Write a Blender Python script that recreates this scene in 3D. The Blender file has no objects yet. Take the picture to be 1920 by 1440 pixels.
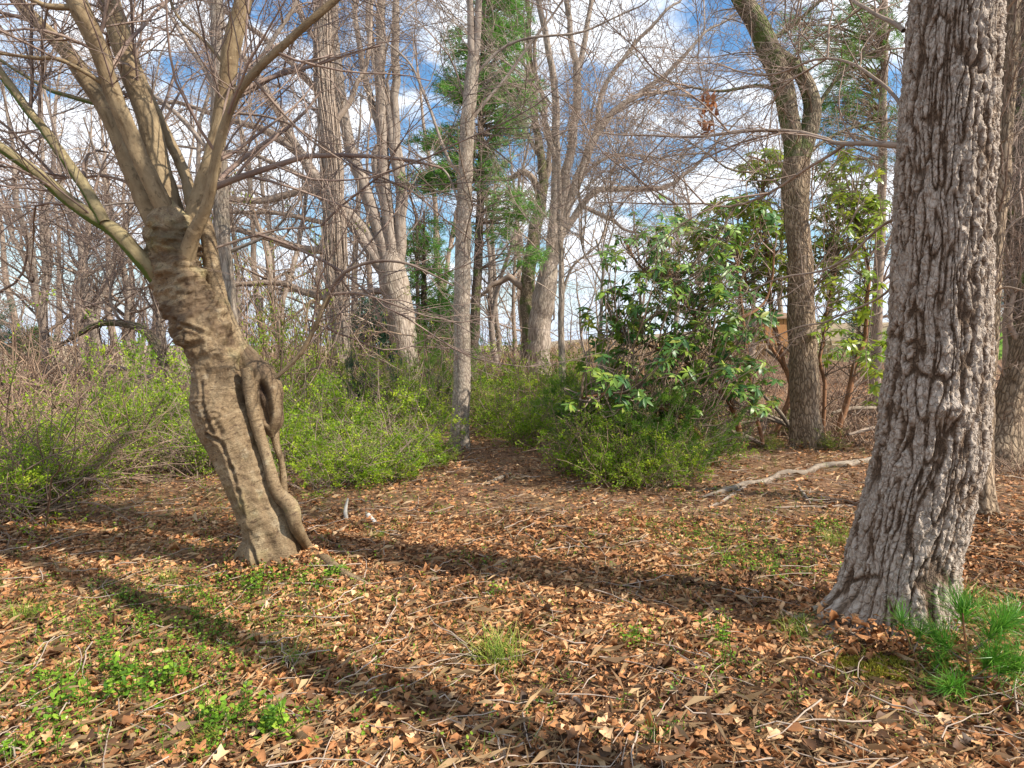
import bpy, math, random
import numpy as np
from mathutils import Vector

# ------------------------------------------------------------------ camera, world, sun
scene = bpy.context.scene
COL = scene.collection
F_PX, CAM_H, PITCH = 1150.0, 1.6, math.radians(-3.7)
cam_d = bpy.data.cameras.new("camera"); cam = bpy.data.objects.new("camera", cam_d); COL.objects.link(cam)
cam_d.sensor_width = 36.0; cam_d.lens = 36.0 * F_PX / 1920.0
cam_d.clip_start = 0.05; cam_d.clip_end = 2000
cam.location = (0, 0, CAM_H); cam.rotation_euler = (math.radians(90) + PITCH, 0, 0)
scene.camera = cam

SUN_AZ = math.atan2(0.94, -0.35)      # clockwise from +Y
SUN_EL = math.radians(42)
sd = bpy.data.lights.new("sun", 'SUN'); sun = bpy.data.objects.new("sun", sd); COL.objects.link(sun)
sd.energy = 5.0; sd.angle = math.radians(0.53); sd.color = (1.0, 0.93, 0.82)
sdir = Vector((math.sin(SUN_AZ) * math.cos(SUN_EL), math.cos(SUN_AZ) * math.cos(SUN_EL), math.sin(SUN_EL)))
sun.rotation_euler = sdir.to_track_quat('Z', 'Y').to_euler()

world = bpy.data.worlds.new("World"); scene.world = world; world.use_nodes = True
nt = world.node_tree; nt.nodes.clear()
def wn(t, **k):
    n = nt.nodes.new(t)
    for a, b in k.items(): setattr(n, a, b)
    return n
w_out = wn('ShaderNodeOutputWorld'); w_bg = wn('ShaderNodeBackground'); w_bg.inputs[1].default_value = 0.15
sky = wn('ShaderNodeTexSky', sky_type='NISHITA'); sky.sun_disc = False
sky.sun_elevation = SUN_EL; sky.sun_rotation = SUN_AZ; sky.air_density = 1.3; sky.dust_density = 0.3; sky.ozone_density = 2.5
hsv = wn('ShaderNodeHueSaturation'); hsv.inputs['Saturation'].default_value = 1.25; hsv.inputs['Value'].default_value = 0.78
nt.links.new(sky.outputs[0], hsv.inputs['Color'])
tc = wn('ShaderNodeTexCoord'); sep = wn('ShaderNodeSeparateXYZ'); nt.links.new(tc.outputs['Generated'], sep.inputs[0])
zz = wn('ShaderNodeMath', operation='MAXIMUM'); zz.inputs[1].default_value = 0.0; nt.links.new(sep.outputs[2], zz.inputs[0])
za = wn('ShaderNodeMath', operation='ADD'); za.inputs[1].default_value = 0.32; nt.links.new(zz.outputs[0], za.inputs[0])
dx = wn('ShaderNodeMath', operation='DIVIDE'); nt.links.new(sep.outputs[0], dx.inputs[0]); nt.links.new(za.outputs[0], dx.inputs[1])
dy = wn('ShaderNodeMath', operation='DIVIDE'); nt.links.new(sep.outputs[1], dy.inputs[0]); nt.links.new(za.outputs[0], dy.inputs[1])
cmb = wn('ShaderNodeCombineXYZ'); nt.links.new(dx.outputs[0], cmb.inputs[0]); nt.links.new(dy.outputs[0], cmb.inputs[1])
cmb.inputs[2].default_value = 3.3
nz = wn('ShaderNodeTexNoise'); nz.inputs['Scale'].default_value = 2.9; nz.inputs['Detail'].default_value = 9; nz.inputs['Roughness'].default_value = 0.58; nz.inputs['Distortion'].default_value = 0.35
nt.links.new(cmb.outputs[0], nz.inputs['Vector'])
cr = wn('ShaderNodeValToRGB'); cr.color_ramp.elements[0].position = 0.43; cr.color_ramp.elements[1].position = 0.545
nt.links.new(nz.outputs[0], cr.inputs[0])
mx = wn('ShaderNodeMixRGB'); nt.links.new(cr.outputs[0], mx.inputs[0]); nt.links.new(hsv.outputs[0], mx.inputs[1])
mx.inputs[2].default_value = (5.3, 5.55, 5.95, 1)
lowm = wn('ShaderNodeMapRange'); lowm.inputs[1].default_value = 0.16; lowm.inputs[2].default_value = 0.0; nt.links.new(sep.outputs[2], lowm.inputs[0])
mx2 = wn('ShaderNodeMixRGB'); nt.links.new(lowm.outputs[0], mx2.inputs[0]); nt.links.new(mx.outputs[0], mx2.inputs[1]); mx2.inputs[2].default_value = (3.6, 4.3, 5.3, 1)
nt.links.new(mx2.outputs[0], w_bg.inputs[0]); nt.links.new(w_bg.outputs[0], w_out.inputs[0])

scene.view_settings.view_transform = 'Standard'; scene.view_settings.look = 'None'
scene.view_settings.gamma = 1; scene.view_settings.use_curve_mapping = False
scene.view_settings.exposure = 0.74
scene.cycles.max_bounces = 6; scene.cycles.diffuse_bounces = 3; scene.cycles.transmission_bounces = 3

R = np.random.default_rng(11)
# ------------------------------------------------------------------ numeric helpers
def sstep(x, a, b):
    t = np.clip((np.asarray(x, float) - a) / (b - a), 0, 1); return t * t * (3 - 2 * t)
def _h(ix, iy, iz, s):
    n = (ix * 374761393 + iy * 668265263 + iz * 1274126177 + s * 974634777) & 0x7fffffff
    n = ((n ^ (n >> 13)) * 1274126177) & 0x7fffffff
    n = ((n ^ (n >> 16)) * 668265263) & 0x7fffffff
    return ((n ^ (n >> 15)) & 0xffffff) / float(0xffffff)
def vnoise(p, s=0):
    p = np.asarray(p, float); i = np.floor(p).astype(np.int64); f = p - i; f = f * f * (3 - 2 * f)
    r = 0
    for a in (0, 1):
        wx = f[..., 0] if a else 1 - f[..., 0]
        for b in (0, 1):
            wy = f[..., 1] if b else 1 - f[..., 1]
            for c in (0, 1):
                wz = f[..., 2] if c else 1 - f[..., 2]
                r = r + _h(i[..., 0] + a, i[..., 1] + b, i[..., 2] + c, s) * wx * wy * wz
    return r * 2 - 1
def fbm(p, o=3, s=0):
    r = 0; a = 1; p = np.asarray(p, float)
    for k in range(o): r = r + a * vnoise(p, s + k); p = p * 2.03; a *= .5
    return r
def voronoi(p, s=0):
    """distance to nearest and second nearest feature point"""
    i = np.floor(p).astype(np.int64); f1 = np.full(p.shape[:-1], 9.); f2 = f1.copy(); idv = f1 * 0
    for a in (-1, 0, 1):
        for b in (-1, 0, 1):
            for c in (-1, 0, 1):
                j = i + (a, b, c)
                q = np.stack([_h(j[..., 0], j[..., 1], j[..., 2], s + k) for k in (1, 2, 3)], -1) + j
                d = np.sqrt(((q - p) ** 2).sum(-1))
                near = d < f1
                f2 = np.where(near, f1, np.minimum(f2, d)); idv = np.where(near, _h(j[..., 0], j[..., 1], j[..., 2], s + 9), idv)
                f1 = np.where(near, d, f1)
    return f1, f2, idv
def nrm(v): return v / np.maximum(np.linalg.norm(v, axis=-1, keepdims=True), 1e-9)

def W(px, py, d):
    """the point at depth d (metres along +Y) that the camera sees at pixel (px,py) of the 1920x1440 photograph"""
    x = (px - 960) / F_PX; y = (720 - py) / F_PX
    v = np.array([x, math.cos(PITCH) - y * math.sin(PITCH), math.sin(PITCH) + y * math.cos(PITCH)])
    return np.array([0, 0, CAM_H]) + v * (d / v[1])
def rad(px, w, d):
    return w / 2 / F_PX * d * math.cos(math.atan((px - 960) / F_PX))

def terrain(x, y):
    x = np.asarray(x, float); y = np.asarray(y, float)
    z = 1.0 * sstep(x, 2.5, 10) * sstep(y, 9, 24) + 1.9 * sstep(x, 17, 25) * sstep(y, 12, 28)
    z = z + 0.5 * sstep(y, 26, 60) * sstep(x, -6, 6)
    z = z + 0.05 * np.exp(-((x - 2.1) ** 2 + (y - 3.3) ** 2) / .5) + 0.03 * np.exp(-((x + 1.6) ** 2 + (y - 4.25) ** 2) / .35)
    q = np.stack([x * .45, y * .45, x * 0], -1)
    return z + 0.06 * vnoise(q, 3) + 0.02 * vnoise(q * 5, 4)
def GP(px, d, dz=0.0):
    x = (px - 960) / F_PX * d
    return np.array([x, d, float(terrain(x, d)) + dz])
def G(px, py):
    """point of the ground seen at a pixel"""
    lo, hi = 1.5, 60.
    for _ in range(40):
        m = (lo + hi) / 2; p = W(px, py, m)
        if p[2] > terrain(p[0], p[1]): lo = m
        else: hi = m
    p = W(px, py, (lo + hi) / 2); p[2] = float(terrain(p[0], p[1])); return p

# ------------------------------------------------------------------ object helpers
def mk_mesh(name, V, Q=None, T=None, bc=None, tint=None, smooth=True):
    me = bpy.data.meshes.new(name)
    nq = 0 if Q is None else len(Q); ntr = 0 if T is None else len(T)
    loops = np.concatenate([(Q.ravel() if nq else np.zeros(0)), (T.ravel() if ntr else np.zeros(0))]).astype(np.int32)
    starts = np.concatenate([np.arange(nq) * 4, nq * 4 + np.arange(ntr) * 3]).astype(np.int32)
    me.vertices.add(len(V)); me.vertices.foreach_set('co', np.asarray(V, np.float32).ravel())
    me.loops.add(len(loops)); me.loops.foreach_set('vertex_index', loops)
    me.polygons.add(nq + ntr); me.polygons.foreach_set('loop_start', starts)
    me.update(calc_edges=True); me.validate()
    if len(me.polygons): me.polygons.foreach_set('use_smooth', np.full(len(me.polygons), smooth))
    if bc is not None:
        a = me.attributes.new('bc', 'FLOAT_VECTOR', 'POINT'); a.data.foreach_set('vector', np.asarray(bc, np.float32).ravel())
    if tint is not None:
        a = me.attributes.new('tint', 'FLOAT', 'POINT'); a.data.foreach_set('value', np.asarray(tint, np.float32).ravel())
    return me
class MB:
    def __init__(s): s.V = []; s.Q = []; s.T = []; s.B = []; s.K = []; s.n = 0
    def add(s, V, Q=None, T=None, bc=None, tint=None):
        V = V.reshape(-1, 3)
        s.V.append(V)
        if Q is not None and len(Q): s.Q.append(Q + s.n)
        if T is not None and len(T): s.T.append(T + s.n)
        s.B.append(np.zeros_like(V) if bc is None else bc.reshape(-1, 3)); s.K.append(np.zeros(len(V)) if tint is None else tint.ravel()); s.n += len(V)
    def tubes(s, P, Rr, k=4, tint=None):
        """P (B,n,3), Rr (B,n)"""
        B, n, _ = P.shape
        if B == 0: return
        t = np.gradient(P, axis=1); t = nrm(t)
        mean = nrm(P[:, -1] - P[:, 0]); ref = np.where(np.abs(mean[:, 2:3]) > .75, np.array([[1., .1, 0]]), np.array([[0, .1, 1.]]))
        u = nrm(ref[:, None] - (ref[:, None] * t).sum(-1, keepdims=True) * t); v = np.cross(t, u)
        a = np.arange(k) * 2 * np.pi / k
        off = u[:, :, None] * np.cos(a)[None, None, :, None] + v[:, :, None] * np.sin(a)[None, None, :, None]
        V = P[:, :, None] + off * Rr[:, :, None, None]
        L = np.concatenate([np.zeros((B, 1)), np.cumsum(np.linalg.norm(np.diff(P, axis=1), axis=-1), 1)], 1)
        bc = np.stack([np.cos(a)[None, None] * Rr[:, :, None], np.sin(a)[None, None] * Rr[:, :, None], np.repeat(L[:, :, None], k, 2) + P[:, :1, :1] * 3], -1)
        b = (np.arange(B) * n * k)[:, None, None]; i = (np.arange(n - 1) * k)[None, :, None]; j = np.arange(k)[None, None]; j2 = (j + 1) % k
        Q = np.stack([b + i + j, b + i + j2, b + i + k + j2, b + i + k + j], -1).reshape(-1, 4)
        tt = None if tint is None else np.repeat(tint, n * k)
        s.add(V, Q, None, bc, tt)
    def leaves(s, C, D, N, L, Wd, tmpl, tint, curl=None):
        """leaf shapes: C centres/bases, D along, N normal"""
        tv, tt = tmpl; tv = np.asarray(tv, float); tt = np.asarray(tt)
        D = nrm(D); N = nrm(N - (N * D).sum(-1, keepdims=True) * D); Bv = np.cross(N, D)
        cu = np.ones(len(C)) if curl is None else curl
        V = C[:, None] + (L[:, None] * tv[None, :, 0])[..., None] * D[:, None] + (Wd[:, None] * tv[None, :, 1])[..., None] * Bv[:, None] + ((L * cu)[:, None] * tv[None, :, 2])[..., None] * N[:, None]
        n = len(tv); T = (tt[None] + (np.arange(len(C)) * n)[:, None, None]).reshape(-1, 3)
        s.add(V, None, T, None, np.repeat(tint, n))
    def mesh(s, name, smooth=True):
        if not s.V: return mk_mesh(name, np.zeros((0, 3)))
        return mk_mesh(name, np.concatenate(s.V), np.concatenate(s.Q) if s.Q else None, np.concatenate(s.T) if s.T else None, np.concatenate(s.B), np.concatenate(s.K), smooth)
    def obj(s, name, mat, parent=None, kind=None, smooth=True, origin=None):
        return link(name, s.mesh(name, smooth), mat, parent, kind)
def link(name, me, mat, parent=None, kind=None):
    o = bpy.data.objects.new(name, me); COL.objects.link(o)
    if mat is not None and me is not None and not me.materials: me.materials.append(mat)
    if parent is not None: o.parent = parent
    if kind: o['kind'] = kind
    return o
def tag(o, label, cat, group=None):
    o['label'] = label; o['category'] = cat
    if group: o['group'] = group
    return o
def thing(name, label, cat, loc=(0, 0, 0), rotz=0, group=None, scale=None):
    o = bpy.data.objects.new(name, None); COL.objects.link(o); o.location = loc; o.rotation_euler = (0, 0, rotz)
    o.empty_display_size = .2
    if scale is not None: o.scale = scale
    return tag(o, label, cat, group)
def set_at(root, loc):
    """root Empty at a thing's base; children keep world coordinates"""
    root.location = loc
    for c in root.children: c.location = tuple(-a for a in loc)

# ------------------------------------------------------------------ materials
def hexc(r, g, b): return (r, g, b, 1)
class NM:
    def __init__(s, name):
        s.m = bpy.data.materials.new(name); s.m.use_nodes = True; s.t = s.m.node_tree; s.t.nodes.clear()
        s.out = s.n('ShaderNodeOutputMaterial'); s.p = s.n('ShaderNodeBsdfPrincipled'); s.l(s.p.outputs[0], s.out.inputs[0])
        s.p.inputs['Roughness'].default_value = .85; s.p.inputs['Specular IOR Level'].default_value = .25
    def n(s, t, **k):
        n = s.t.nodes.new(t)
        for a, b in k.items(): setattr(n, a, b)
        return n
    def l(s, a, b): s.t.links.new(a, b)
    def attr(s, name): n = s.n('ShaderNodeAttribute'); n.attribute_name = name; return n
    def noise(s, vec, scale, detail=4, rough=.6, dist=0, mapscale=None):
        if mapscale is not None:
            mp = s.n('ShaderNodeMapping'); mp.inputs['Scale'].default_value = mapscale; s.l(vec, mp.inputs[0]); vec = mp.outputs[0]
        n = s.n('ShaderNodeTexNoise'); n.inputs['Scale'].default_value = scale; n.inputs['Detail'].default_value = detail
        n.inputs['Roughness'].default_value = rough; n.inputs['Distortion'].default_value = dist; s.l(vec, n.inputs['Vector']); return n.outputs[0]
    def ramp(s, f, stops, interp='LINEAR'):
        r = s.n('ShaderNodeValToRGB'); cr = r.color_ramp; cr.interpolation = interp
        while len(cr.elements) > 1: cr.elements.remove(cr.elements[-1])
        cr.elements[0].position = stops[0][0]; cr.elements[0].color = hexc(*stops[0][1])
        for p, c in stops[1:]: e = cr.elements.new(p); e.color = hexc(*c)
        s.l(f, r.inputs[0]); return r.outputs[0]
    def fr(s, f, a, b):
        m = s.n('ShaderNodeMapRange'); m.inputs[1].default_value = a; m.inputs[2].default_value = b; s.l(f, m.inputs[0]); return m.outputs[0]
    def mix(s, f, a, b, mode='MIX'):
        m = s.n('ShaderNodeMixRGB', blend_type=mode)
        for i, x in enumerate((f, a, b)):
            if isinstance(x, (int, float)): m.inputs[i].default_value = x
            elif isinstance(x, tuple): m.inputs[i].default_value = hexc(*x)
            else: s.l(x, m.inputs[i])
        return m.outputs[0]
    def math(s, op, a, b):
        m = s.n('ShaderNodeMath', operation=op)
        for i, x in enumerate((a, b)):
            if isinstance(x, (int, float)): m.inputs[i].default_value = x
            else: s.l(x, m.inputs[i])
        return m.outputs[0]
    def bump(s, h, strength, dist):
        b = s.n('ShaderNodeBump'); b.inputs['Strength'].default_value = strength; b.inputs['Distance'].default_value = dist; s.l(h, b.inputs['Height']); s.l(b.outputs[0], s.p.inputs['Normal'])
    def col(s, c): s.l(c, s.p.inputs['Base Color'])
    def translucent(s, c, f):
        tr = s.n('ShaderNodeBsdfTranslucent'); s.l(c, tr.inputs[0]); mx = s.n('ShaderNodeMixShader'); mx.inputs[0].default_value = f
        s.l(s.p.outputs[0], mx.inputs[1]); s.l(tr.outputs[0], mx.inputs[2]); s.l(mx.outputs[0], s.out.inputs[0])

def furrow_bark(name, light, dark, scale, stretch, bump=.9, dist=.02, moss=0, tint_dark=None):
    m = NM(name); bc = m.attr('bc').outputs['Vector']
    mp = m.n('ShaderNodeMapping'); mp.inputs['Scale'].default_value = (1, 1, stretch); m.l(bc, mp.inputs[0])
    wob = m.n('ShaderNodeTexNoise'); wob.inputs['Scale'].default_value = scale * .8; wob.inputs['Detail'].default_value = 3; m.l(mp.outputs[0], wob.inputs['Vector'])
    ad = m.n('ShaderNodeMixRGB', blend_type='LINEAR_LIGHT'); ad.inputs[0].default_value = .9 / scale; m.l(mp.outputs[0], ad.inputs[1]); m.l(wob.outputs['Color'], ad.inputs[2])
    vo = m.n('ShaderNodeTexVoronoi', feature='DISTANCE_TO_EDGE'); vo.inputs['Scale'].default_value = scale; m.l(ad.outputs[0], vo.inputs['Vector'])
    e = m.fr(vo.outputs['Distance'], .0, .28)
    fine = m.noise(bc, scale * 5, 5, .7, 0, (1, 1, .4))
    h = m.math('ADD', e, m.math('MULTIPLY', fine, .55))
    c = m.ramp(h, [(.15, dark), (.55, tuple(.55 * a + .45 * b for a, b in zip(light, dark))), (1.0, light)])
    big = m.noise(bc, 2.2, 3, .6); stk = m.noise(bc, 16, 5, .7, .3, (1, 1, .09))
    c = m.mix(m.fr(stk, .52, .70), c, m.mix(1.0, c, (.52, .46, .40), 'MULTIPLY')); c = m.mix(m.math('MULTIPLY', m.fr(stk, .46, .34), .5), c, m.mix(1.0, c, (1.4, 1.38, 1.36), 'MULTIPLY'))
    c = m.mix(m.fr(big, .42, .72), c, m.mix(1.0, c, (.72, .74, .70), 'MULTIPLY'))
    if tint_dark is not None:
        c = m.mix(m.attr('tint').outputs['Fac'], c, tint_dark)
    oi = m.n('ShaderNodeObjectInfo'); c = m.mix(1.0, c, m.ramp(oi.outputs['Random'], [(0, (.8, .78, .76)), (1, (1.12, 1.1, 1.08))]), 'MULTIPLY')
    if moss:
        g = m.fr(m.noise(bc, 3.1, 5, .65, .4), .62 - moss * .3, .72 - moss * .3)
        c = m.mix(m.math('MULTIPLY', g, .8), c, (.10, .14, .025))
    m.col(c); m.bump(h, bump, dist); return m.m

def smooth_bark():
    m = NM('beech_bark'); bc = m.attr('bc').outputs['Vector']
    a = m.noise(bc, 7, 5, .62, .6, (1, 1, .8)); wr = m.noise(bc, 9, 4, .6, .5, (1, 1, 9)); spots = m.noise(bc, 26, 4, .7, .3, (1, 1, 1.6))
    c = m.ramp(a, [(.3, (.11, .07, .036)), (.5, (.235, .165, .092)), (.66, (.33, .25, .15)), (.8, (.22, .18, .10))])
    c = m.mix(m.math('MULTIPLY', m.fr(wr, .5, .62), .22), c, (.15, .095, .055))
    c = m.mix(m.math('MULTIPLY', m.fr(spots, .57, .63), .85), c, (.09, .055, .032))
    c = m.mix(m.math('MULTIPLY', m.fr(m.noise(bc, 13, 3, .6), .60, .70), .45), c, (.42, .35, .24))
    c = m.mix(m.math('MULTIPLY', m.fr(m.noise(bc, 3.3, 4, .6), .55, .7), .3), c, (.26, .27, .09))
    fl = m.noise(bc, 85, 5, .75, .2, (1, 1, 1.8)); c = m.mix(1.0, c, m.ramp(fl, [(.32, (.55, .52, .48)), (.52, (1, 1, 1)), (.70, (1.35, 1.32, 1.26))]), 'MULTIPLY')
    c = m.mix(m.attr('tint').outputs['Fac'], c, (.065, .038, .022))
    m.col(c); m.bump(m.math('ADD', m.math('MULTIPLY', wr, .6), m.math('ADD', a, m.math('MULTIPLY', m.math('ADD', spots, fl), .45))), .8, .014)
    m.p.inputs['Roughness'].default_value = .7; return m.m
def limb_bark(name, light, dark, moss):
    m = NM(name); bc = m.attr('bc').outputs['Vector']
    a = m.noise(bc, 9, 5, .65, .3, (1, 1, .35)); sp = m.noise(bc, 45, 3, .6, 0, (1, 1, .6))
    c = m.ramp(a, [(.3, dark), (.62, light)]); stk = m.noise(bc, 22, 5, .7, .4, (1, 1, .12)); c = m.mix(m.fr(stk, .53, .68), c, m.mix(1.0, c, (.5, .45, .4), 'MULTIPLY'))
    c = m.mix(m.math('MULTIPLY', m.fr(sp, .58, .68), .55), c, tuple(x * .45 for x in dark))
    c = m.mix(m.math('MULTIPLY', m.fr(m.noise(bc, 17, 3, .6), .62, .70), .5), c, tuple(min(1, x * 1.5) for x in light))
    if moss:
        g = m.n('ShaderNodeNewGeometry'); sp2 = m.n('ShaderNodeSeparateXYZ'); m.l(g.outputs['Normal'], sp2.inputs[0])
        side = m.math('ADD', m.math('MULTIPLY', sp2.outputs[0], -.35), m.math('MULTIPLY', sp2.outputs[2], -.3))
        k = m.fr(m.math('ADD', m.noise(bc, 4.5, 4, .6), side), .55, .66)
        c = m.mix(m.math('MULTIPLY', k, moss), c, (.075, .115, .018))
    m.col(c); m.bump(m.math('ADD', a, sp), .45, .01); return m.m
def twig_mat(name, a, b):
    m = NM(name); oi = m.n('ShaderNodeObjectInfo')
    bc = m.attr('bc').outputs['Vector']
    c = m.ramp(m.noise(bc, 3, 2), [(.35, a), (.65, b)]); c = m.mix(1.0, c, m.ramp(oi.outputs['Random'], [(0, (.75, .75, .75)), (1, (1.15, 1.12, 1.1))]), 'MULTIPLY'); m.col(c); return m.m
def leaf_mat(name, stops, trans=.35, rough=.5, spec=.3, objrand=False):
    m = NM(name)
    f = m.n('ShaderNodeObjectInfo').outputs['Random'] if objrand else m.attr('tint').outputs['Fac']
    c = m.ramp(f, stops)
    g = m.n('ShaderNodeNewGeometry'); n = m.noise(g.outputs['Position'], 30 if objrand else 9, 2); c = m.mix(1.0, c, m.ramp(n, [(.3, (.75, .75, .75)), (.7, (1.15, 1.15, 1.1))]), 'MULTIPLY')
    m.col(c); m.p.inputs['Roughness'].default_value = rough; m.p.inputs['Specular IOR Level'].default_value = spec
    if trans: m.translucent(c, trans)
    return m.m

def trunk_bark():
    m = NM('furrowed_grey_bark'); bc = m.attr('bc').outputs['Vector']; tn = m.attr('tint').outputs['Fac']
    fine = m.noise(bc, 55, 6, .78, .5, (1, 1, .5)); mid = m.noise(bc, 12, 4, .6, .2, (1, 1, .35))
    mp = m.n('ShaderNodeMapping'); mp.inputs['Scale'].default_value = (1, 1, .42); m.l(bc, mp.inputs[0]); wb = m.n('ShaderNodeTexNoise'); wb.inputs['Scale'].default_value = 30; wb.inputs['Detail'].default_value = 3; m.l(mp.outputs[0], wb.inputs['Vector'])
    ad = m.n('ShaderNodeMixRGB', blend_type='LINEAR_LIGHT'); ad.inputs[0].default_value = .03; m.l(mp.outputs[0], ad.inputs[1]); m.l(wb.outputs['Color'], ad.inputs[2])
    vo = m.n('ShaderNodeTexVoronoi', feature='DISTANCE_TO_EDGE'); vo.inputs['Scale'].default_value = 48; m.l(ad.outputs[0], vo.inputs['Vector']); cr2 = m.fr(vo.outputs['Distance'], .0, .16)
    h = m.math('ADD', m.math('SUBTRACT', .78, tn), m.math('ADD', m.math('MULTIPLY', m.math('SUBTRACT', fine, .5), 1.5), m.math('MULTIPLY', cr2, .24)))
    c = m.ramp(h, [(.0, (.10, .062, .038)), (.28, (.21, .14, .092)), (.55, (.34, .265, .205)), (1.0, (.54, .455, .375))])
    c = m.mix(m.math('MULTIPLY', m.fr(mid, .52, .68), .35), c, (.27, .215, .165))
    g = m.n('ShaderNodeNewGeometry'); sp = m.n('ShaderNodeSeparateXYZ'); m.l(g.outputs['Position'], sp.inputs[0])
    low = m.math('SUBTRACT', m.noise(bc, 5, 4, .6), m.math('MULTIPLY', m.fr(sp.outputs[2], .05, .45), .5))
    c = m.mix(m.math('MULTIPLY', m.fr(low, .42, .55), .8), c, (.13, .13, .025))
    m.col(c); m.bump(m.math('ADD', fine, m.math('MULTIPLY', cr2, .5)), 1.0, .016); m.p.inputs['Roughness'].default_value = .9; return m.m

M = {}
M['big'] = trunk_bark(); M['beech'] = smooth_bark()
M['beech_limb'] = limb_bark('beech_limb_bark', (.30, .225, .13), (.14, .092, .048), 0)
M['beech_moss'] = limb_bark('mossy_limb_bark', (.29, .235, .125), (.15, .11, .055), .95)
M['pale'] = furrow_bark('pale_grey_bark', (.43, .36, .295), (.16, .12, .09), 17, .18, .8, .012)
M['straight'] = furrow_bark('smooth_grey_bark', (.38, .32, .26), (.17, .13, .10), 26, .5, .6, .006)
M['oak'] = furrow_bark('oak_bark', (.44, .33, .225), (.085, .052, .03), 26, .28, 1.0, .02, moss=0)
M['oak_moss'] = furrow_bark('mossy_oak_bark', (.34, .27, .185), (.08, .055, .035), 26, .28, 1.0, .02, moss=.45)
M['dark'] = furrow_bark('dark_bark', (.22, .17, .13), (.06, .042, .03), 24, .3, 1.0, .02, moss=.3)
M['far_bark'] = limb_bark('far_bark', (.35, .285, .23), (.18, .14, .11), 0)
M['far_brown'] = limb_bark('far_brown_bark', (.38, .29, .22), (.20, .15, .115), 0)
M['twig'] = twig_mat('twig_bark', (.19, .135, .105), (.35, .265, .205))
M['twig_pale'] = twig_mat('pale_twig_bark', (.28, .215, .165), (.42, .34, .27))
M['twig_purple'] = twig_mat('purple_twig_bark', (.15, .105, .09), (.30, .225, .175))
M['cane'] = twig_mat('bramble_cane_bark', (.15, .085, .06), (.40, .29, .20))
M['straw'] = twig_mat('dry_straw', (.38, .26, .14), (.60, .45, .28))
M['red_stem'] = limb_bark('red_brown_stem', (.30, .15, .075), (.16, .08, .04), 0)
M['dead'] = limb_bark('weathered_dead_wood', (.31, .25, .19), (.12, .09, .065), 0)
M['white_dead'] = limb_bark('bleached_wood', (.72, .68, .60), (.45, .40, .33), 0)
M['bush'] = leaf_mat('spring_leaf', [(0, (.10, .20, .014)), (.4, (.26, .42, .022)), (.75, (.44, .56, .035)), (1, (.60, .64, .06))], .48)
M['yellowbush'] = leaf_mat('yellow_green_leaf', [(0, (.12, .17, .02)), (.5, (.26, .34, .03)), (1, (.45, .46, .06))], .42)
M['cedar'] = leaf_mat('cedar_leaf', [(0, (.05, .13, .018)), (.6, (.15, .30, .03)), (1, (.32, .46, .045))], .35)
M['juniper'] = leaf_mat('juniper_leaf', [(0, (.03, .08, .045)), (1, (.09, .18, .10))], .2)
M['pine'] = leaf_mat('pine_needle', [(0, (.05, .15, .03)), (.6, (.15, .33, .05)), (1, (.30, .50, .08))], .35)
M['hemlock'] = leaf_mat('hemlock_needle', [(0, (.06, .14, .025)), (.6, (.14, .28, .04)), (1, (.28, .40, .06))], .3)
M['sapling'] = leaf_mat('long_pine_needle', [(0, (.05, .19, .02)), (.6, (.12, .32, .03)), (1, (.32, .50, .08))], .35, .35)
M['rhodo'] = leaf_mat('rhododendron_leaf', [(0, (.03, .10, .025)), (.4, (.085, .19, .035)), (.75, (.20, .31, .035)), (1, (.40, .42, .07))], .22, .42, .4)
M['rhodo_one'] = leaf_mat('rhododendron_single_leaf', [(0, (.03, .10, .025)), (.4, (.085, .19, .035)), (.75, (.20, .31, .035)), (1, (.40, .42, .07))], .22, .42, .4, True)
M['rhodo_lime'] = leaf_mat('lime_rhododendron_leaf', [(0, (.10, .18, .02)), (.5, (.25, .36, .03)), (1, (.48, .52, .06))], .4, .3, .45)
M['rhodo_lime_one'] = leaf_mat('lime_rhododendron_single_leaf', [(0, (.10, .18, .02)), (.5, (.25, .36, .03)), (1, (.48, .52, .06))], .4, .3, .45, True)
LIT = [(0, (.055, .03, .016)), (.25, (.16, .075, .034)), (.5, (.42, .18, .07)), (.75, (.60, .31, .135)), (1, (.74, .50, .29))]
M['litter'] = leaf_mat('dead_leaf', LIT, .12, .65, .3)
M['litter_one'] = leaf_mat('single_dead_leaf', LIT, .12, .6, .3, True)
M['weed'] = leaf_mat('weed_leaf', [(0, (.06, .15, .015)), (.5, (.15, .30, .02)), (1, (.34, .48, .05))], .4)
M['grass'] = leaf_mat('grass_blade', [(0, (.10, .18, .02)), (.6, (.26, .36, .04)), (1, (.50, .46, .13))], .35)
M['field_grass'] = leaf_mat('dry_field_grass', [(0, (.20, .115, .06)), (1, (.55, .38, .21))], .2)
M['brown_leaf'] = leaf_mat('clinging_brown_leaf', [(0, (.20, .07, .03)), (1, (.42, .18, .08))], .35)

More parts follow.
